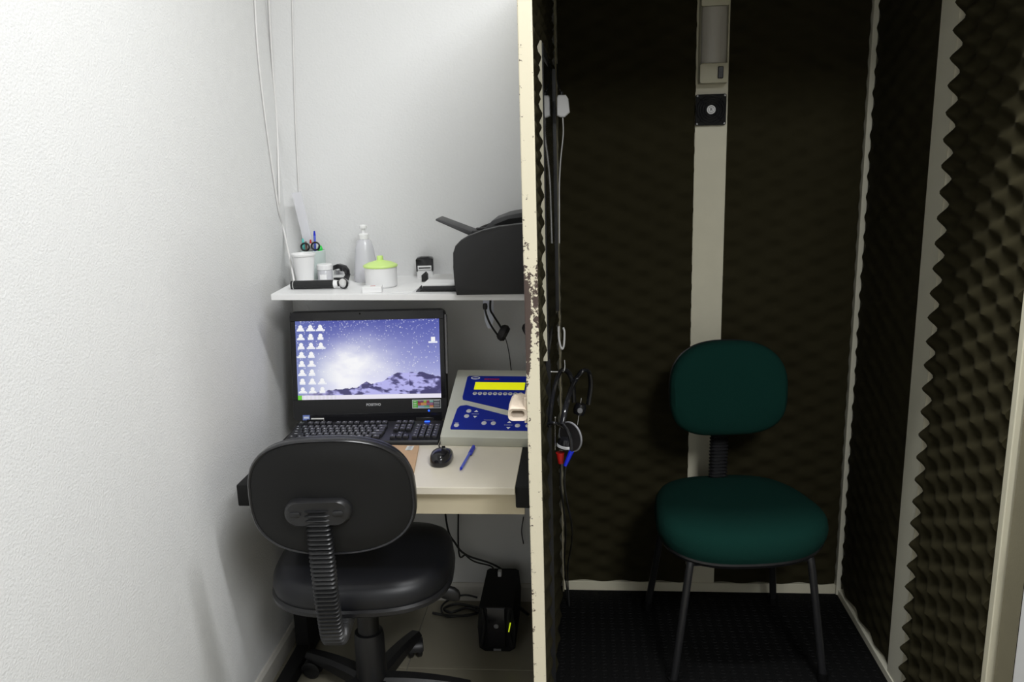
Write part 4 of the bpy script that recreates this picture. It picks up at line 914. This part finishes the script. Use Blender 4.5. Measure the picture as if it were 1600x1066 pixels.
cable('thin_cord', [onY(818, 808, 2.62), onY(815, 830, 2.63), onY(818, 850, 2.63)], 0.002, 'cable_k', 'short dark cord on the wall beside the right desk leg')
# white cables in the room corner
cable('wall_cable', [onX(397, -20, XL + 0.004), onX(403, 80, XL + 0.004), onX(414, 180, XL + 0.004), onX(428, 280, XL + 0.004), onX(436, 330, XL + 0.004), onX(444, 362, XL + 0.005), onY(455, 415, 2.50), onY(460, 444, 2.46)], 0.0032, 'cable_w', 'pale cable running down the side wall to the shelf end')
cable('wall_cable', [onY(419, -20, YB - 0.004), onY(425, 90, YB - 0.004), onY(433, 200, YB - 0.004), onX(436, 300, XL + 0.010), onX(437, 322, XL + 0.008)], 0.0032, 'cable_w', 'white cable dropping along the room corner')
cable('wall_cable', [onY(456, -20, YB - 0.003), onY(461, 170, YB - 0.003), onY(467, 300, YB - 0.003), onY(471, 380, YB - 0.003), onY(472, 425, YB - 0.003)], 0.0022, 'cable_w', 'thin white cable on the back wall near the ruler')
cable('thin_cord', [onY(480, 476, 2.63), onY(483, 482, 2.63), onY(487, 492, 2.63)], 0.002, 'cable_w', 'short pale cord between the shelf and the computer')

# ================================================================== BOOTH HEADSETS, RESPONSE BUTTON
hk = thing('headset_hook', 'small brass angle hook on the booth wall holding the headsets', 'hook', (0, 0, 0))
HYB = 2.0
k0_, k1_ = onY(858, 581, HYB), onY(882, 577, HYB)
b = NB(); tube(b, [(k0_.x - 0.006, HYB, k0_.z), (k0_.x + 0.006, HYB, k0_.z), (k1_.x - 0.006, HYB, k0_.z), (k1_.x, HYB, k0_.z + 0.008), (k1_.x, HYB, k0_.z + 0.03)], 0.0022, 8, 4); obj('rod', b, 'chrome', hk)
b = NB(); box(b, lx(HYB) - 0.012, lx(HYB) + 0.0035, HYB - 0.012, HYB + 0.012, k0_.z - 0.02, k0_.z + 0.02, 0.001, 1); obj('plate', b, 'metal_blk', hk, False)
def Q(x, y, yy=HYB): return onY(x, y, yy)
for i, (pts, cup, cupr, ya, lab) in enumerate((
    ([(858, 668), (862, 630), (868, 600), (877, 580), (888, 582), (895, 600), (897, 628)], (888, 690), 1.0, 2.10, 'audiometric headset with grey ear disc and red cable boot on the booth hook'),
    ([(878, 664), (886, 628), (896, 600), (910, 580), (920, 582), (923, 602), (919, 632)], (905, 639), 0.0, 2.05, 'audiometric headset with blue cable boot hanging on the booth hook'))):
    t = thing('audiometric_headset', lab, 'headset', (0, 0, 0))
    ys = ((1.80, 1.82, 1.90, 2.0, 2.03, 2.04, 2.05), (1.745, 1.80, 2.019, 2.04, 2.06, 2.07, 2.07))[i]
    b = NB(); tube(b, [Q(x, y, yy) for (x, y), yy in zip(pts, ys)], 0.0066, 10, 8, flat=0.8); obj('headband', b, 'gloss', t)
    if i == 0:
        c = Q(893, 682, 1.812)
        b = NB(); lathe(b, [(0, -0.004), (0.031, -0.004), (0.035, 0.0), (0.035, 0.004), (0.033, 0.006), (0, 0.006)], 30, T(*c) @ Matrix.Rotation(-0.75, 4, 'Z') @ RX90); cu = obj('ear_disc', b, 'earpad', t)
        b = NB(); R_ = T(*c) @ Matrix.Rotation(-0.75, 4, 'Z') @ RX90; tube(b, [R_ @ Vector((0.0345 * math.cos(k * PI / 14), 0.0345 * math.sin(k * PI / 14), 0.004)) for k in range(28)], 0.0022, 6, 0, True); obj('disc_rim', b, 'silver', cu)
        c2 = Q(882, 693, 1.788)
        b = NB(); lathe(b, [(0, -0.014), (0.0145, -0.012), (0.017, -0.004), (0.017, 0.002), (0.0135, 0.012), (0, 0.014)], 22, T(*c2) @ Matrix.Rotation(0.2, 4, 'Y')); obj('earphone', b, 'gloss', t)
        b = NB(); lathe(b, [(0.0175, -0.004), (0.018, -0.0035), (0.018, 0.002), (0.0175, 0.0025)], 22, T(*(c2 + Vector((0, -0.001, -0.004)))) @ Matrix.Rotation(0.2, 4, 'Y')); obj('earphone_band', b, 'steelkey', t)
        b = NB(); cyl(b, Q(867, 652, 1.775), Q(867, 703, 1.775), 0.0016, seg=8); cyl(b, Q(867, 651, 1.775), Q(867, 653, 1.775), 0.0035, seg=10); obj('slide_rod', b, 'chrome', t)
        b = NB(); tube(b, [Q(856, 663, 1.782), Q(866, 661, 1.775), Q(880, 668, 1.79)], 0.004, 8); obj('yoke', b, 'gloss', t)
        b = NB(); cyl(b, Q(875, 707, 1.788), Q(876, 724, 1.788), 0.010, 0.006, 12); obj('cable_boot', b, 'red', t)
        b = NB(); tube(b, [Q(876, 722, 1.788), Q(876, 760, 1.80), Q(880, 790, 1.85), Q(884, 830, 1.95), Q(882, 870, 2.2), Q(884, 905, 2.50), (Q(888, 920, 2.50).x, 2.50, ZF + 0.003)], 0.0028, 6); obj('cord', b, 'cable_k', t)
    else:
        c2 = Q(906, 639, 2.07)
        b = NB(); lathe(b, [(0, -0.016), (0.014, -0.014), (0.0165, -0.006), (0.0165, 0.006), (0.013, 0.014), (0, 0.016)], 20, T(*c2) @ Matrix.Rotation(0.25, 4, 'Y')); ep = obj('earphone', b, 'gloss', t)
        b = NB(); lathe(b, [(0, 0.003), (0.006, 0.003), (0.0075, 0.0)], 14, T(c2.x, c2.y - 0.0165, c2.z) @ RX90); obj('cap', b, 'silver', ep)
        b = NB(); cyl(b, Q(908, 622, 2.07), Q(902, 664, 2.07), 0.0015, seg=8); obj('slide_rod', b, 'chrome', t)
        b = NB(); cyl(b, Q(893, 705, 1.735), Q(883, 728, 1.735), 0.006, 0.004, 10); obj('cable_boot', b, 'bluepen', t)
        b = NB(); tube(b, [Q(879, 662, 1.745), Q(890, 680, 1.735), Q(893, 705, 1.735)], 0.004, 8); obj('lower_yoke', b, 'gloss', t)
        b = NB(); tube(b, [Q(884, 726, 1.735), Q(882, 755, 1.75), Q(887, 790, 1.80), Q(893, 820, 1.93), Q(893, 850, 2.2), Q(887, 890, 2.5), (Q(889, 921, 2.49).x, 2.49, ZF + 0.003)], 0.0025, 6); obj('cord', b, 'cable_k', t)
# bright cord ends above the hook
cable('cord_loop', [Q(873, 510, 2.2), Q(873, 525, 2.2), Q(875, 538, 2.2), Q(878, 545, 2.2), Q(881, 540, 2.2), Q(882, 520, 2.2), Q(880, 512, 2.2)], 0.0028, 'cable_w', 'small white cord loop hanging above the headsets', 'cord')
# patient response button
RY = 2.50
t = thing('response_button', 'white patient response button hanging beside the booth window', 'button', (0, 0, 0))
c = onY(879, 166, RY)
b = NB(); rings_solid(b, [(-0.016, 0.026), (-0.012, 0.031), (0.010, 0.031), (0.017, 0.020), (0.021, -0.018), (0.006, -0.031), (-0.006, -0.031), (-0.017, -0.026)], [(0.9, -0.010), (1.0, -0.007), (1.0, 0.007), (0.9, 0.010)], lambda u, v, h: (c.x + u, c.y + h, c.z + v)); obj('body', b, 'white', t)
b = NB(); lathe(b, [(0, 0.0), (0.006, 0), (0.006, 0.010), (0.004, 0.012), (0, 0.012)], 14, T(c.x - 0.003, c.y, c.z + 0.03)); obj('press_button', b, 'black', t)
b = NB(); tube(b, [(c.x, c.y, c.z - 0.03), onY(880, 210, RY), onY(876, 250, RY), onY(874, 290, RY), onY(874, 325, RY), onY(874, 380, RY)], 0.0018, 6); obj('cord', b, 'cable_w', t)
b = NB(); tube(b, [(c.x - 0.004, c.y, c.z + 0.04), onY(874, 138, RY), onY(871, 126, 2.53), onY(871, 100, 2.56)], 0.0018, 6); obj('hanger', b, 'cable_k', t)
